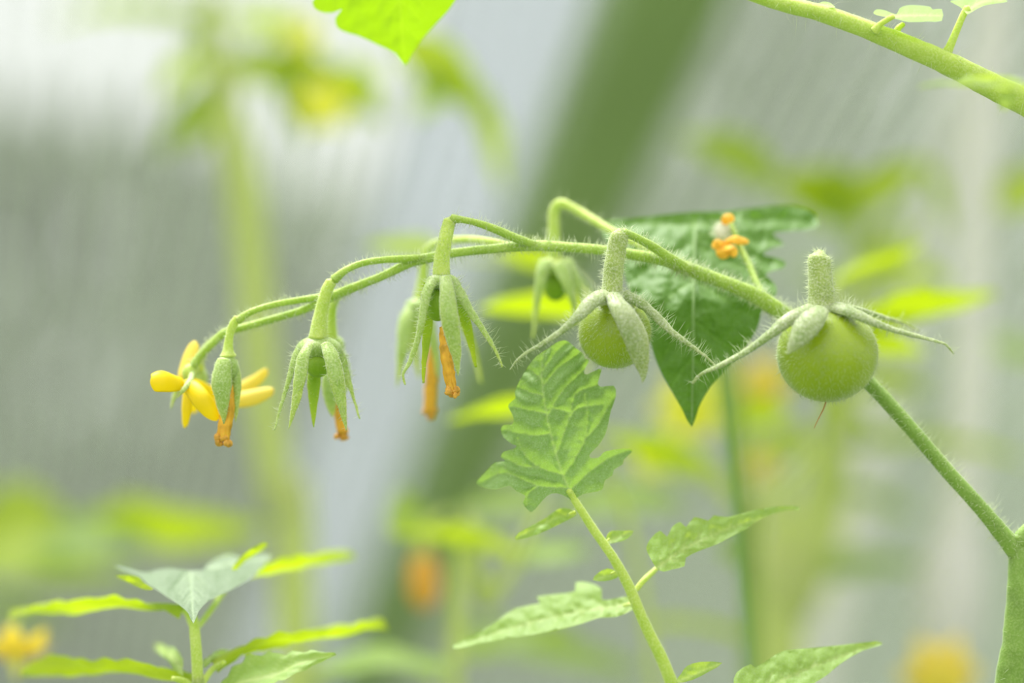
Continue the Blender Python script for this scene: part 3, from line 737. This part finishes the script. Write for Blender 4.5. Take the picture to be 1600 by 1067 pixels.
# middle front flower
f4 = thing('faded_flower', 'front faded flower in the middle of the truss, rusty orange petals closed below', 'flower', P(690, 428, 0), G)
stalk(f4, [(702, 344, 1, 9.5), (699, 356, 1, 10.5), (694, 380, 0, 11), (690, 405, 0, 12.5), (690, 430, 0, 14)], 160, .7, 'stalk_pale')
v, f = ellipsoid(P(691, 440, 0), 26 * PX, 24 * PX, 13 * PX, 18, 10); MB().add(v, f).build('calyx', M['sepal_green'], f4)
ovary(f4, 684, 476, 0, 20, 26)
sepal(f4, [(680, 434, -1), (668, 452, -3), (662, 480, -4), (655, 520, -4), (642, 560, -3), (630, 585, -3), (633, 601, -3)], 10, 'sepal_green', 220, 1.4, (-.7, -1, .3), .4, .2, long_)
sepal(f4, [(676, 440, 2), (670, 470, 4), (667, 520, 4), (663, 560, 3), (661, 598, 3)], 12, 'sepal_inner', 30, .8, (-.2, 1, 0), .25, .3, long_)
sepal(f4, [(696, 432, -4), (699, 455, -7), (702, 490, -8), (709, 530, -7), (714, 560, -6), (716, 588, -5)], 14, 'sepal_green', 260, .9, (.1, -1, .1), .22, .3, broad)
sepal(f4, [(703, 436, -1), (720, 460, -2), (738, 490, -2), (758, 520, -2), (776, 550, -1), (785, 574, 0)], 10, 'sepal_green', 260, 1.8, (.5, -1, .5), .4, .2, long_)
sepal(f4, [(702, 440, 3), (718, 470, 5), (730, 510, 5), (738, 545, 5), (744, 574, 5)], 13, 'sepal_inner', 50, 1.0, (.3, 1, 0), .25, .3, long_)
corolla(f4, [(693, 510, 0), (694, 530, 0), (698, 560, -1), (702, 588, -1), (707, 612, -1)], 10.5, 4)
# blurred flower behind it
f5 = thing('faded_flower', 'blurred faded flower with long orange corolla, half hidden behind the middle front one', 'flower', P(655, 470, 38), G)
v, f = ellipsoid(P(657, 478, 38), 26 * PX, 24 * PX, 14 * PX, 18, 10); MB().add(v, f).build('calyx', M['sepal_green'], f5)
sepal(f5, [(645, 475, 37), (634, 500, 35), (628, 550, 34), (620, 605, 34)], 14, 'sepal_green', 40, 1.4, (-.4, -1, .3), .3, .2, broad)
sepal(f5, [(662, 478, 36), (670, 510, 34), (680, 550, 34), (684, 590, 35)], 14, 'sepal_green', 0, 1.4, thick=.3, prof=long_)
sepal(f5, [(690, 480, 38), (718, 500, 40), (738, 540, 42), (752, 600, 44)], 14, 'sepal_green', 30, 1.4, (.4, -1, .3), .3, .2, long_)
sepal(f5, [(650, 478, 42), (645, 510, 44), (650, 560, 44), (655, 590, 44)], 14, 'sepal_green', 0, 1.4, (0, 1, 0), .3, .2, long_)
corolla(f5, [(676, 540, 37), (675, 570, 37), (673, 600, 37), (671, 630, 37), (671, 646, 37)], 12, 9)
# flower 3
f3 = thing('faded_flower', 'spent flower with slim downward sepals and bare round ovary beneath its tall knuckle', 'flower', P(497, 524, 5), G)
stalk(f3, [(517, 440, 5, 9), (511, 452, 5, 9.5), (504, 475, 5, 10), (499, 500, 5, 11.5), (497, 528, 5, 15)], 160, .8, 'stalk_pale')
v, f = ellipsoid(P(498, 546, 6), 37 * PX, 33 * PX, 22 * PX, 20, 12); MB().add(v, f).build('calyx', M['sepal_green'], f3)
ovary(f3, 497, 572, 4, 19, 18)
sepal(f3, [(476, 536, 5), (462, 556, 4), (452, 590, 3), (440, 630, 3), (429, 672, 3)], 9, 'sepal_green', 160, 1.3, (-.8, -1, .2), .4, .2, long_)
sepal(f3, [(484, 536, 1), (474, 556, -1), (468, 590, -2), (461, 630, -1), (451, 670, 0)], 11, 'sepal_green', 160, 1.0, (-.3, -1, .1), .25, .2, broad)
sepal(f3, [(496, 560, 9), (491, 585, 8), (490, 620, 7), (490, 668, 6)], 11, 'sepal_inner', 20, .8, (0, -1, 0), .3, .2, broad)
sepal(f3, [(509, 536, 1), (518, 556, -1), (526, 590, -2), (534, 630, -1), (541, 672, 0)], 13.5, 'sepal_green', 200, 1.0, (.3, -1, .1), .25, .2, broad)
sepal(f3, [(518, 536, 6), (534, 556, 6), (544, 590, 6), (552, 620, 6), (562, 655, 6)], 9, 'sepal_green', 180, 1.3, (.8, -1, .3), .4, .2, long_)
f3b = thing('faded_flower', 'small orange-tipped flower tucked behind the spent one with the bare ovary', 'flower', P(519, 530, 20), G)
v, f = ellipsoid(P(520, 540, 21), 20 * PX, 20 * PX, 18 * PX, 18, 10); MB().add(v, f).build('calyx', M['sepal_green'], f3b)
sepal(f3b, [(520, 548, 19), (518, 590, 18), (517, 622, 18), (520, 652, 18)], 15, 'sepal_green', 30, .8, thick=.4, prof=broad)
sepal(f3b, [(530, 548, 24), (536, 590, 24), (530, 630, 24)], 13, 'sepal_green', 0, .8, thick=.4, prof=broad)
corolla(f3b, [(528, 600, 21), (530, 625, 21), (532, 650, 21), (534, 678, 21)], 11, 3)
# flower 2
f2 = thing('closed_flower', 'slim closed flower with tubular green calyx and fiery orange tip', 'flower', P(356, 552, 8), G)
stalk(f2, [(371, 497, 8, 6.5), (364, 507, 8, 7), (358, 525, 8, 6.5), (356, 545, 8, 8), (356, 556, 8, 13)], 60, .6, 'stalk_pale')
v, f = ellipsoid(P(355, 575, 8), 18 * PX, 17 * PX, 22 * PX, 20, 12); MB().add(v, f).build('calyx', M['sepal_green'], f2)
sepal(f2, [(349, 560, 6), (345, 590, 5), (346, 620, 5), (350, 662, 6)], 18, 'sepal_green', 120, .6, (-.3, -1, 0), .35, .3, broad)
sepal(f2, [(366, 562, 8), (370, 590, 8), (370, 620, 8), (368, 660, 8)], 8, 'sepal_green', 100, .6, (.4, -1, 0), .35, .3, broad)
sepal(f2, [(356, 560, 12), (356, 600, 13), (356, 645, 12)], 15, 'sepal_green', 0, .8, (0, 1, 0), .35, .3, broad)
corolla(f2, [(357, 600, 8), (357, 625, 7), (354, 650, 7), (350, 672, 7), (349, 688, 7)], 11.5, 5)


# flower 1: two open blossoms at the end of the truss
def petal(par, pts_, w, face=(0, -1, .3), mat='petal', cup=.25, prof=None):
    v, f = plens(pts_, w, face, 0.16, cup, prof or (lambda u: 0.35 + .65 * math.sin(math.pi * min(1, u * .95 + .05)) ** .8 if u < .95 else .3), 7, 12)
    return MB().add(v, f).build('petal', M[mat], par)


rnd_ = lambda u: max(.2, math.sin(math.pi * (0.12 + u * .86)) ** .55)
f1 = thing('open_flower', 'bright yellow open blossom at the very end of the truss, petals curled back', 'flower', P(296, 590, 15), G)
v, f = ellipsoid(P(296, 582, 15), 12 * PX, 12 * PX, 14 * PX, 16, 10); MB().add(v, f).build('calyx', M['stalk_pale'], f1)
petal(f1, [(286, 596, 12), (272, 595, 8), (256, 594, 5), (240, 597, 4), (235, 598, 4)], 18, (0, -1, .2), cup=.45, prof=rnd_)
petal(f1, [(287, 598, 12), (300, 607, 9), (314, 624, 7), (328, 643, 7), (340, 656, 8)], 16, (-.3, -1, .3), cup=.4, prof=rnd_)
petal(f1, [(290, 602, 15), (291, 625, 14), (290, 645, 14), (288, 668, 15)], 10, (-.5, -1, 0), cup=.3)
petal(f1, [(284, 590, 17), (292, 572, 18), (298, 552, 19), (304, 533, 20)], 15, (-.4, -1, 0), 'petal_pale', .3)
petal(f1, [(296, 596, 18), (312, 606, 20), (326, 612, 22), (342, 614, 22)], 12, (.2, -1, 0), 'petal', .3)
sepal(f1, [(290, 580, 18), (280, 600, 19), (272, 620, 19), (266, 640, 19)], 6, 'sepal_green', 20, .8)
sepal(f1, [(300, 580, 14), (296, 596, 10), (284, 612, 8), (276, 622, 8)], 6, 'sepal_green', 20, .8)
f1b = thing('open_flower', 'yellow blossom half hidden behind the slim closed flower, two pale petals showing', 'flower', P(311, 580, 28), G)
v, f = ellipsoid(P(311, 592, 28), 15 * PX, 15 * PX, 22 * PX, 16, 10); MB().add(v, f).build('calyx', M['sepal_green'], f1b)
petal(f1b, [(318, 608, 27), (350, 614, 26), (382, 604, 26), (402, 592, 26), (418, 577, 26)], 12, (.2, -1, .5), 'petal_pale')
petal(f1b, [(318, 612, 26), (350, 624, 24), (385, 622, 23), (408, 616, 23), (428, 609, 23)], 15, (.2, -1, .5), 'petal_pale')
petal(f1b, [(312, 610, 28), (305, 628, 30), (300, 645, 31)], 10, (-.2, -1, 0), 'petal')
v, f = ptube([(313, 608, 27, 7), (322, 622, 25, 6), (330, 634, 24, 3)], 8, 5); MB().add(v, f).build('stamen_cone', M['withered'], f1b)
# back flower hanging behind the raised loop
f6 = thing('faded_flower', 'blurred greenish flower hanging from the tallest loop behind the smaller tomato', 'flower', P(867, 405, 34), G)
v, f = ellipsoid(P(868, 416, 34), 26 * PX, 24 * PX, 17 * PX, 18, 10); MB().add(v, f).build('calyx', M['stalk_pale'], f6)
ovary(f6, 868, 448, 34, 20, 24)
sepal(f6, [(856, 408, 32), (846, 430, 31), (839, 470, 31), (832, 530, 32)], 14, 'sepal_green', 60, 1.6, (-.5, -1, .2), .35, .2, long_)
sepal(f6, [(880, 408, 32), (896, 430, 31), (908, 460, 31), (918, 500, 32)], 14, 'sepal_green', 60, 1.6, (.5, -1, .2), .35, .2, long_)
sepal(f6, [(884, 412, 37), (902, 430, 40), (925, 455, 43), (940, 480, 44)], 12, 'sepal_green', 40, 1.6, (.5, -.5, .5), .35, .2, long_)
sepal(f6, [(875, 412, 30), (886, 440, 28), (896, 470, 28), (900, 500, 29)], 13, 'sepal_green', 40, 1.6, (.3, -1, .2), .35, .2, long_)
# withered flower over the dark leaf
f7 = thing('withered_flower', 'crumpled orange withered blossom in front of the dark leaf with a pale furry calyx', 'flower', P(1135, 350, 24), G)
v, f = ellipsoid(P(1130, 362, 25), 15 * PX, 14 * PX, 16 * PX, 18, 12)
v = [p + Vector((noise.noise(p * 700), noise.noise(p * 700 + Vector((3, 0, 0))), noise.noise(p * 700 + Vector((0, 4, 0))))) * .0006 for p in v]
o = MB().add(v, f).build('calyx', M['fuzzball'], f7); hair_mb([(v, f)], 260, 1.3, .05, seed=5).build('hairs', M['hair'], o, kind='stuff')
petal(f7, [(1130, 380, 22), (1145, 374, 20), (1158, 376, 20), (1170, 378, 20)], 8, (0, -1, .5), 'withered')
petal(f7, [(1132, 380, 22), (1124, 378, 20), (1118, 384, 20), (1114, 388, 20)], 8, (0, -1, .5), 'withered')
petal(f7, [(1132, 380, 22), (1130, 390, 20), (1132, 398, 20), (1134, 404, 20)], 12, (0, -1, .2), 'withered')
petal(f7, [(1132, 350, 24), (1134, 343, 23), (1140, 340, 23), (1146, 346, 23)], 9, (0, -1, .5), 'withered')
petal(f7, [(1136, 384, 21), (1142, 388, 19), (1146, 394, 19), (1146, 402, 19)], 8, (0, -1, .2), 'withered')

# ------------------------------------------------------------------ in-focus leaves
def zc(pts_, s, ox, oy):
    return [(a[0] / s + ox, a[1] / s + oy) for a in pts_]


# dark leaf behind the truss
dark = thing('tomato_leaf', 'dark green pointed leaf behind the truss, between the two tomatoes', 'leaf', P(1080, 400, 18))
ol = [(937, 347), (985, 342), (1030, 336), (1085, 331), (1130, 330), (1154, 327), (1200, 322), (1240, 321), (1268, 330), (1278, 343), (1275, 356), (1240, 360), (1208, 364), (1216, 373), (1225, 382), (1205, 388), (1192, 398),
      (1210, 402), (1226, 408), (1225, 418), (1205, 424), (1196, 430), (1208, 440), (1214, 452), (1210, 464), (1196, 476), (1189, 490), (1182, 516), (1158, 552), (1132, 580), (1110, 604), (1092, 636), (1081, 667), (1066, 640), (1050, 612),
      (1036, 588), (1023, 558), (1014, 528), (1000, 500), (988, 470), (974, 425), (962, 405), (950, 380)]
mid = [(1086, 345), (1084, 430), (1083, 520), (1082, 600), (1081, 660)]
lat = [[(1085, 380), (1040, 400), (985, 440)], [(1085, 380), (1130, 405), (1200, 440)], [(1085, 350), (1010, 350), (950, 356)], [(1085, 355), (1160, 340), (1265, 345)], [(1085, 365), (1150, 372), (1220, 380)], [(1085, 370), (1140, 390), (1218, 412)],
       [(1084, 440), (1045, 465), (1010, 515)], [(1084, 435), (1120, 460), (1185, 500)], [(1083, 500), (1055, 530), (1030, 570)], [(1083, 500), (1120, 530), (1155, 550)], [(1083, 560), (1065, 580), (1050, 605)], [(1083, 560), (1100, 580), (1112, 598)]]
V, F, A = outline_leaf(ol, mid, lat, lambda x, y: 17 + max(0, 470 - y) * 0.13 - max(0, y - 470) * 0.02 + abs(x - 1083) * 0.035, 4.0, 1.3, 12, 1.1, 1.5, 3)
o = MB().add(V, F, A).build('blade', M['leaf_dark'], dark)
v, f = ptube([(1081, 660, 12.2, 1.2), (1083, 560, 14.2, 1.8), (1084, 470, 16, 2.2), (1085, 400, 25, 2.4), (1087, 352, 33.5, 3), (1090, 350, 44, 4), (1100, 380, 70, 5), (1130, 600, 80, 6), (1200, 1300, 90, 8)], 8, 6)
MB().add(v, f).build('midrib', M['leaf_front'], dark)

# compound leaf in front
comp = thing('compound_leaf', 'front compound leaf with crinkled downy end leaflet touching the smaller tomato', 'leaf', P(1045, 1067, 6))
ol = zc([(640, 922), (680, 895), (760, 880), (790, 862), (800, 820), (845, 790), (850, 760), (900, 730), (905, 705), (955, 655), (900, 645), (800, 660), (770, 690), (730, 697), (714, 678), (760, 630), (800, 570), (820, 500), (835, 430), (862, 350),
         (850, 293), (780, 300), (762, 275), (781, 212), (765, 200), (700, 232), (684, 215), (700, 180), (714, 150), (690, 143), (675, 110), (640, 85), (600, 50), (570, 42), (530, 55), (480, 90), (420, 130), (375, 185), (330, 260), (300, 330), (305, 362), (275, 388),
         (263, 410), (285, 450), (295, 490), (280, 510), (240, 512), (223, 535), (238, 580), (285, 618), (308, 625), (300, 642), (240, 660), (223, 690), (248, 712), (190, 720), (150, 760), (97, 815), (90, 838), (140, 862), (200, 868), (270, 848), (310, 880), (360, 905),
         (345, 945), (370, 980), (395, 996), (430, 960), (480, 905), (530, 890), (590, 912), (620, 935)], 3.5556, 720, 520)
mid = zc([(635, 930), (560, 770), (500, 560), (460, 350), (448, 180), (470, 100)], 3.5556, 720, 520)
lat = [zc(l, 3.5556, 720, 520) for l in [[(575, 790), (440, 750), (350, 670), (318, 590)], [(605, 860), (430, 850), (250, 780), (120, 830)], [(440, 750), (330, 740), (240, 690)], [(535, 670), (600, 480), (640, 340), (760, 290)], [(575, 790), (680, 620), (705, 470), (690, 340)], [(680, 600), (770, 500), (840, 370)],
                                         [(612, 870), (720, 770), (840, 690), (940, 655)], [(500, 560), (400, 570), (290, 550), (250, 540)], [(478, 450), (380, 430), (290, 410)], [(460, 350), (380, 330), (320, 300)], [(455, 300), (540, 200), (650, 120)], [(450, 220), (520, 120), (580, 60)], [(480, 470), (560, 330), (690, 200)],
                                         [(455, 260), (400, 220), (370, 200)], [(600, 480), (650, 420), (770, 400)], [(430, 850), (370, 900), (370, 960)], [(600, 440), (520, 420), (480, 420)]]]
V, F, A = outline_leaf(ol, mid, lat, lambda x, y: 5 + max(0, 620 - y) * 0.03 + 0.0006 * (x - 865) ** 2 * (1 if x < 865 else .6) + max(0, 800 - x) * .05, 2.6, 2.0, 10, .55, 1.3, 2)
le = MB().add(V, F, A).build('leaflet', M['leaf_front'], comp, label='crinkled downy end leaflet')
hair_mb([(V, F)], 1500, 0.45, 0.03, seed=8).build('hairs', M['hair'], le, kind='stuff')
S6 = (2.2857, 700, 740)
rp4 = [(x / S6[0] + S6[1], y / S6[0] + S6[2], z_, r) for x, y, z_, r in [(432, 60, 4, 5), (452, 95, 5, 6), (520, 200, 6, 7), (590, 300, 6, 7.5), (650, 410, 7, 8.5), (700, 530, 8, 9), (760, 650, 9, 9.5), (800, 747, 10, 10), (900, 1000, 15, 11), (1100, 1500, 30, 13), (1500, 2300, 45, 14)]]
v, f = ptube(rp4, 14, 8); o = MB().add(v, f).build('leaf_stalk', M['stalk_pale'], comp)
hair_mb([(v, f)], 500, 1.0, .04, seed=2).build('hairs', M['hair'], o, kind='stuff')


def side_leaflet(par, pts_, mid_, depth, n=5, sl=30, mat='leaf_soft', step=4, q=.8, S=S6, ang=45):
    mid2 = zc(mid_, *S)
    V, F, A = outline_leaf(zc(pts_, *S), mid2, auto_laterals(mid2, lambda u: sl * (1.05 - u), n, ang), depth, step, q * 1.1, 6, .8, 1.0, int(pts_[0][0]))
    return MB().add(V, F, A).build('leaflet', M[mat], par)


side_leaflet(comp, [(745, 338), (722, 300), (708, 265), (725, 230), (758, 203), (782, 225), (800, 190), (830, 172), (850, 190), (880, 155), (930, 167), (950, 148), (1000, 155), (1100, 128), (1200, 115), (1250, 117), (1250, 130), (1200, 132), (1120, 160), (1060, 200), (1000, 230), (960, 252), (900, 275), (850, 300), (845, 330), (800, 342), (770, 350)],
             [(745, 338), (850, 265), (1000, 198), (1245, 122)], lambda x, y: 9 + (x - 1030) * .01 - (y - 850) * .09, 6, 32)
side_leaflet(comp, [(672, 455), (640, 438), (600, 445), (550, 450), (548, 410), (500, 388), (455, 388), (452, 420), (380, 430), (315, 440), (328, 462), (240, 480), (180, 520), (100, 570), (20, 610), (30, 625), (120, 605), (200, 590), (300, 575), (400, 555), (480, 535), (540, 515), (600, 512), (660, 485)],
             [(672, 468), (540, 480), (300, 530), (25, 617)], lambda x, y: 14 + (980 - x) * .06 - (y - 960) * .15, 6, 34)
for pts_, mid_ in [([(458, 140), (430, 126), (395, 125), (350, 158), (300, 185), (250, 212), (243, 236), (320, 217), (400, 180), (450, 155)], [(455, 142), (380, 160), (248, 228)]),
                   ([(560, 250), (570, 215), (590, 203), (630, 204), (664, 204), (640, 233), (600, 246)], [(565, 245), (655, 208)]),
                   ([(606, 352), (570, 338), (535, 355), (517, 380), (560, 384), (604, 372)], [(600, 358), (525, 378)]),
                   ([(815, 745), (835, 710), (855, 686), (900, 672), (980, 675), (930, 708), (870, 738)], [(820, 742), (975, 677)])]:
    side_leaflet(comp, pts_, mid_, lambda x, y: 8 - (y - 900) * .04, 3, 9, step=3, q=.4)
for p4 in ([(991, 925, 8, 4), (1005, 908, 9, 5), (1022, 892, 12, 4.5), (1030, 884, 13, 3.5)], [(992, 946, 9, 4), (985, 944, 11, 4), (975, 946, 14, 3)], [(945, 848, 7, 2), (952, 842, 8, 2)], [(898, 800, 6, 3), (890, 803, 7, 2)], [(965, 892, 7, 2), (955, 896, 7, 2)], [(1052, 1068, 10, 3), (1062, 1063, 9, 2.5)]):
    v, f = ptube(p4, 8, 4); MB().add(v, f).build('petiolule', M['stalk_pale'], comp)

lr = thing('tomato_leaf', 'soft green leaflet tip rising from the bottom edge below the larger tomato', 'leaf', P(1200, 1100, 12))
side_leaflet(lr, [(1020, 760), (1030, 710), (1080, 680), (1097, 692), (1150, 660), (1200, 632), (1300, 622), (1400, 612), (1530, 598), (1547, 612), (1480, 632), (1400, 680), (1350, 722), (1280, 765), (1200, 830), (1120, 870), (1040, 850)],
             [(1020, 850), (1150, 760), (1300, 690), (1540, 604)], lambda x, y: 9 + (x - 1250) * .02 - (y - 1040) * .12, 6, 36)
v, f = ptube([(1147, 1112, 0, 4), (1120, 1140, 2, 5), (1110, 1300, 10, 6), (1150, 1700, 30, 8), (1300, 2600, 36, 10)], 10, 5); MB().add(v, f).build('leaf_stalk', M['stalk_pale'], lr)

# whorl of leaves at the bottom
S7 = (2.5, 0, 740)
wh = thing('compound_leaf', 'grey-green leaf whorl with a drooping pointed leaflet facing the camera', 'leaf', P(308, 1067, 10))
side_leaflet(wh, [(755, 586), (735, 545), (700, 513), (650, 480), (610, 452), (575, 432), (545, 402), (500, 385), (470, 374), (450, 357), (510, 372), (560, 386), (600, 378), (660, 368), (740, 378), (800, 374), (870, 372), (950, 366), (1012, 374), (985, 405), (930, 440), (870, 470), (810, 500), (775, 540)],
             [(745, 372), (748, 450), (755, 580)], lambda x, y: -4 + (975 - y) * .42 + abs(x - 300) * .03, 6, 38, 'leaf_grey', 2.6, 1.8, S7, 55)
side_leaflet(wh, [(800, 378), (820, 345), (860, 322), (905, 312), (935, 326), (980, 315), (1060, 318), (1040, 345), (1010, 378), (920, 380)], [(800, 378), (900, 350), (1040, 330)], lambda x, y: 34 + (895 - y) * .3, 4, 14, 'leaf_grey', 3, .4, S7)
side_leaflet(wh, [(905, 372), (935, 330), (980, 295), (1030, 270), (1045, 282), (1010, 310), (960, 340), (925, 374)], [(910, 370), (1040, 275)], lambda x, y: 22 + (x - 360) * .1, 3, 6, 'leaf_lime', 3, .3, S7)
side_leaflet(wh, [(450, 400), (500, 395), (545, 405), (560, 425), (600, 450), (570, 455), (530, 440), (500, 425)], [(600, 450), (460, 402)], lambda x, y: 12 + (240 - x) * .1, 3, 6, 'leaf_lime', 3, .3, S7)
WB = [((285, 952, 20), (20, 944, 52), 34, (0, .62, 1), 'leaf_lime'), ((330, 925, 30), (545, 852, 70), 32, (-.2, .62, 1), 'leaf_lime'), ((300, 1066, 14), (40, 1030, 48), 38, (0, .58, 1), 'leaf_lime'),
      ((335, 1040, 16), (595, 958, 55), 36, (-.2, .55, 1), 'leaf_lime'), ((340, 1085, 14), (520, 1015, 10), 44, (0, -.7, 1), 'leaf_soft'), ((318, 1040, 14), (360, 1010, 30), 10, (0, -.7, 1), 'leaf_soft'), ((285, 1045, 14), (240, 1000, 50), 12, (0, -.7, 1), 'leaf_soft')]
for b, t_, w, nm, mt in WB:
    V, F, A = blade(P(*b), P(*t_), w * PX, Vector(nm), droop=.1, fold=.3, teeth=6, depth=.22, seed=int(b[0]) % 17, wide=.36)
    MB().add(V, F, A).build('leaflet', M[mt], wh)
v, f = ptube([(303, 962, 16, 5), (303, 975, 12, 8), (306, 1010, 10, 9), (309, 1067, 10, 9), (312, 1200, 12, 10), (330, 2500, 30, 16), (340, 9000, 60, 22), (340, 10600, 60, 22)], 12, 8)
o = MB().add(v, f).build('leaf_stalk', M['stalk_pale'], wh)
for p4 in ([(303, 990, 11, 5), (299, 972, 16, 6), (290, 956, 20, 5), (270, 950, 23, 3)], [(304, 985, 12, 5), (320, 966, 22, 5), (350, 925, 32, 4)], [(308, 1085, 11, 6), (290, 1066, 12, 6), (270, 1060, 10, 4)], [(310, 1080, 11, 5), (330, 1048, 14, 5), (350, 1035, 12, 4)]):
    v, f = ptube(p4, 10, 5); MB().add(v, f).build('petiolule', M['stalk_pale'], wh)

# leaf at the top edge
tl_ = thing('tomato_leaf', 'vivid lime backlit leaf tip hanging in from the top edge', 'leaf', P(600, -60, 12))
ol = [(600, -120), (540, -90), (500, -60), (505, -25), (488, 4), (500, 18), (520, 20), (535, 14), (524, 28), (528, 44), (545, 52), (560, 56), (590, 70), (618, 84), (632, 103), (642, 88), (660, 60), (690, 28), (712, 0), (725, -40), (700, -90), (650, -115)]
mid = [(615, -120), (620, -40), (628, 40), (632, 95)]
V, F, A = outline_leaf(ol, mid, auto_laterals(mid, lambda u: 90 * (1.05 - u), 5, 50), lambda x, y: 14 + y * .12 + abs(x - 625) * .05, 4.5, .5, 12, .6, 1.6, 4)
MB().add(V, F, A).build('blade', M['leaf_top'], tl_)
v, f = ptube([(615, -118, -1, 5), (620, -160, -2, 6), (680, -400, 40, 8), (900, -700, 60, 10)], 10, 5); MB().add(v, f).build('leaf_stalk', M['stalk_pale'], tl_)

# stem crossing the top corner
ts = thing('side_branch', 'bright hairy stem crossing the upper corner with small sprouting leaves', 'branch', P(1400, 80, 0))
v, f = ptube([(900, -150, 4, 10), (1050, -65, 2, 10), (1190, -5, 0, 12), (1290, 22, 0, 13.5), (1380, 55, 0, 15.5), (1470, 93, 0, 18), (1540, 128, 0, 20), (1600, 158, 0, 21), (1700, 210, 0, 23), (1900, 330, 5, 26)], 18, 8, .07)
o = MB().add(v, f).build('stem', M['stalk_pale'], ts)
hair_mb([(v, f)], 260, 2.4, .05, seed=12, grav=.3, bend=1).build('long_hairs', M['hair'], o, kind='stuff')
hair_mb([(v, f)], 1800, .5, .03, seed=13).build('short_hairs', M['hair'], o, kind='stuff')
for p4 in ([(1478, 86, 0, 10), (1484, 74, 0, 7), (1494, 50, 0, 6), (1504, 26, 0, 5.5), (1512, 12, 0, 6)], [(1368, 48, -2, 8), (1376, 38, -3, 5), (1388, 30, -4, 4.5), (1396, 26, -5, 4)], [(1400, 55, 2, 7), (1404, 44, 2, 5), (1412, 38, 2, 4)]):
    v, f = ptube(p4, 12, 6); MB().add(v, f).build('leaf_stalk', M['stalk_pale'], ts)
S8 = (3.3333, 1120, 0)
side_leaflet(ts, [(1290, 60), (1265, 35), (1215, 8), (1240, 0), (1300, -10), (1400, -20), (1480, -10), (1515, 8), (1460, 18), (1390, 30), (1330, 62), (1305, 75)], [(1300, 62), (1380, 10), (1500, 0)], lambda x, y: -2 + (20 - y) * .5, 3, 14, 'leaf_soft', 2.5, .3, S8)
side_leaflet(ts, [(815, 65), (835, 48), (880, 55), (935, 75), (950, 45), (990, 28), (1050, 28), (1110, 35), (1125, 50), (1172, 48), (1172, 108), (1100, 112), (1000, 115), (940, 100), (880, 88), (830, 78)], [(880, 92), (1000, 80), (1165, 80)], lambda x, y: -4 + (30 - y) * .6, 3, 10, 'leaf_soft', 2.5, .3, S8)
side_leaflet(ts, [(520, 42), (535, 15), (560, 8), (590, 14), (610, 30), (615, 40), (560, 42)], [(520, 42), (560, 25), (610, 38)], lambda x, y: -1 + (12 - y) * .4, 3, 6, 'leaf_soft', 2.5, .3, S8)
sf = thing('blurred_sprout', 'small blurred sprout in front of the bright corner stem', 'leaf', P(1590, 150, -45))
for b, t_, w, nm, mt in [((1600, 140, -45), (1438, 124, -45), 16, (0, -.35, 1), 'leaf_mid'), ((1600, 130, -45), (1500, 116, -30), 12, (0, .4, 1), 'leaf_soft'), ((1575, 145, -45), (1568, 172, -45), 12, (0, -1, .1), 'leaf_soft'), ((1600, 140, -45), (1680, 128, -50), 20, (0, .5, 1), 'leaf_lime')]:
    V, F, A = blade(P(*b), P(*t_), w * PX, Vector(nm), seed=3); MB().add(V, F, A).build('leaflet', M[mt], sf)
v, f = ptube([(1570, 142, -45, 3), (1600, 140, -45, 4), (1680, 160, -40, 5), (1760, 240, -20, 6), (1820, 300, 2, 7)], 10, 5); MB().add(v, f).build('leaf_stalk', M['stalk_pale'], sf)
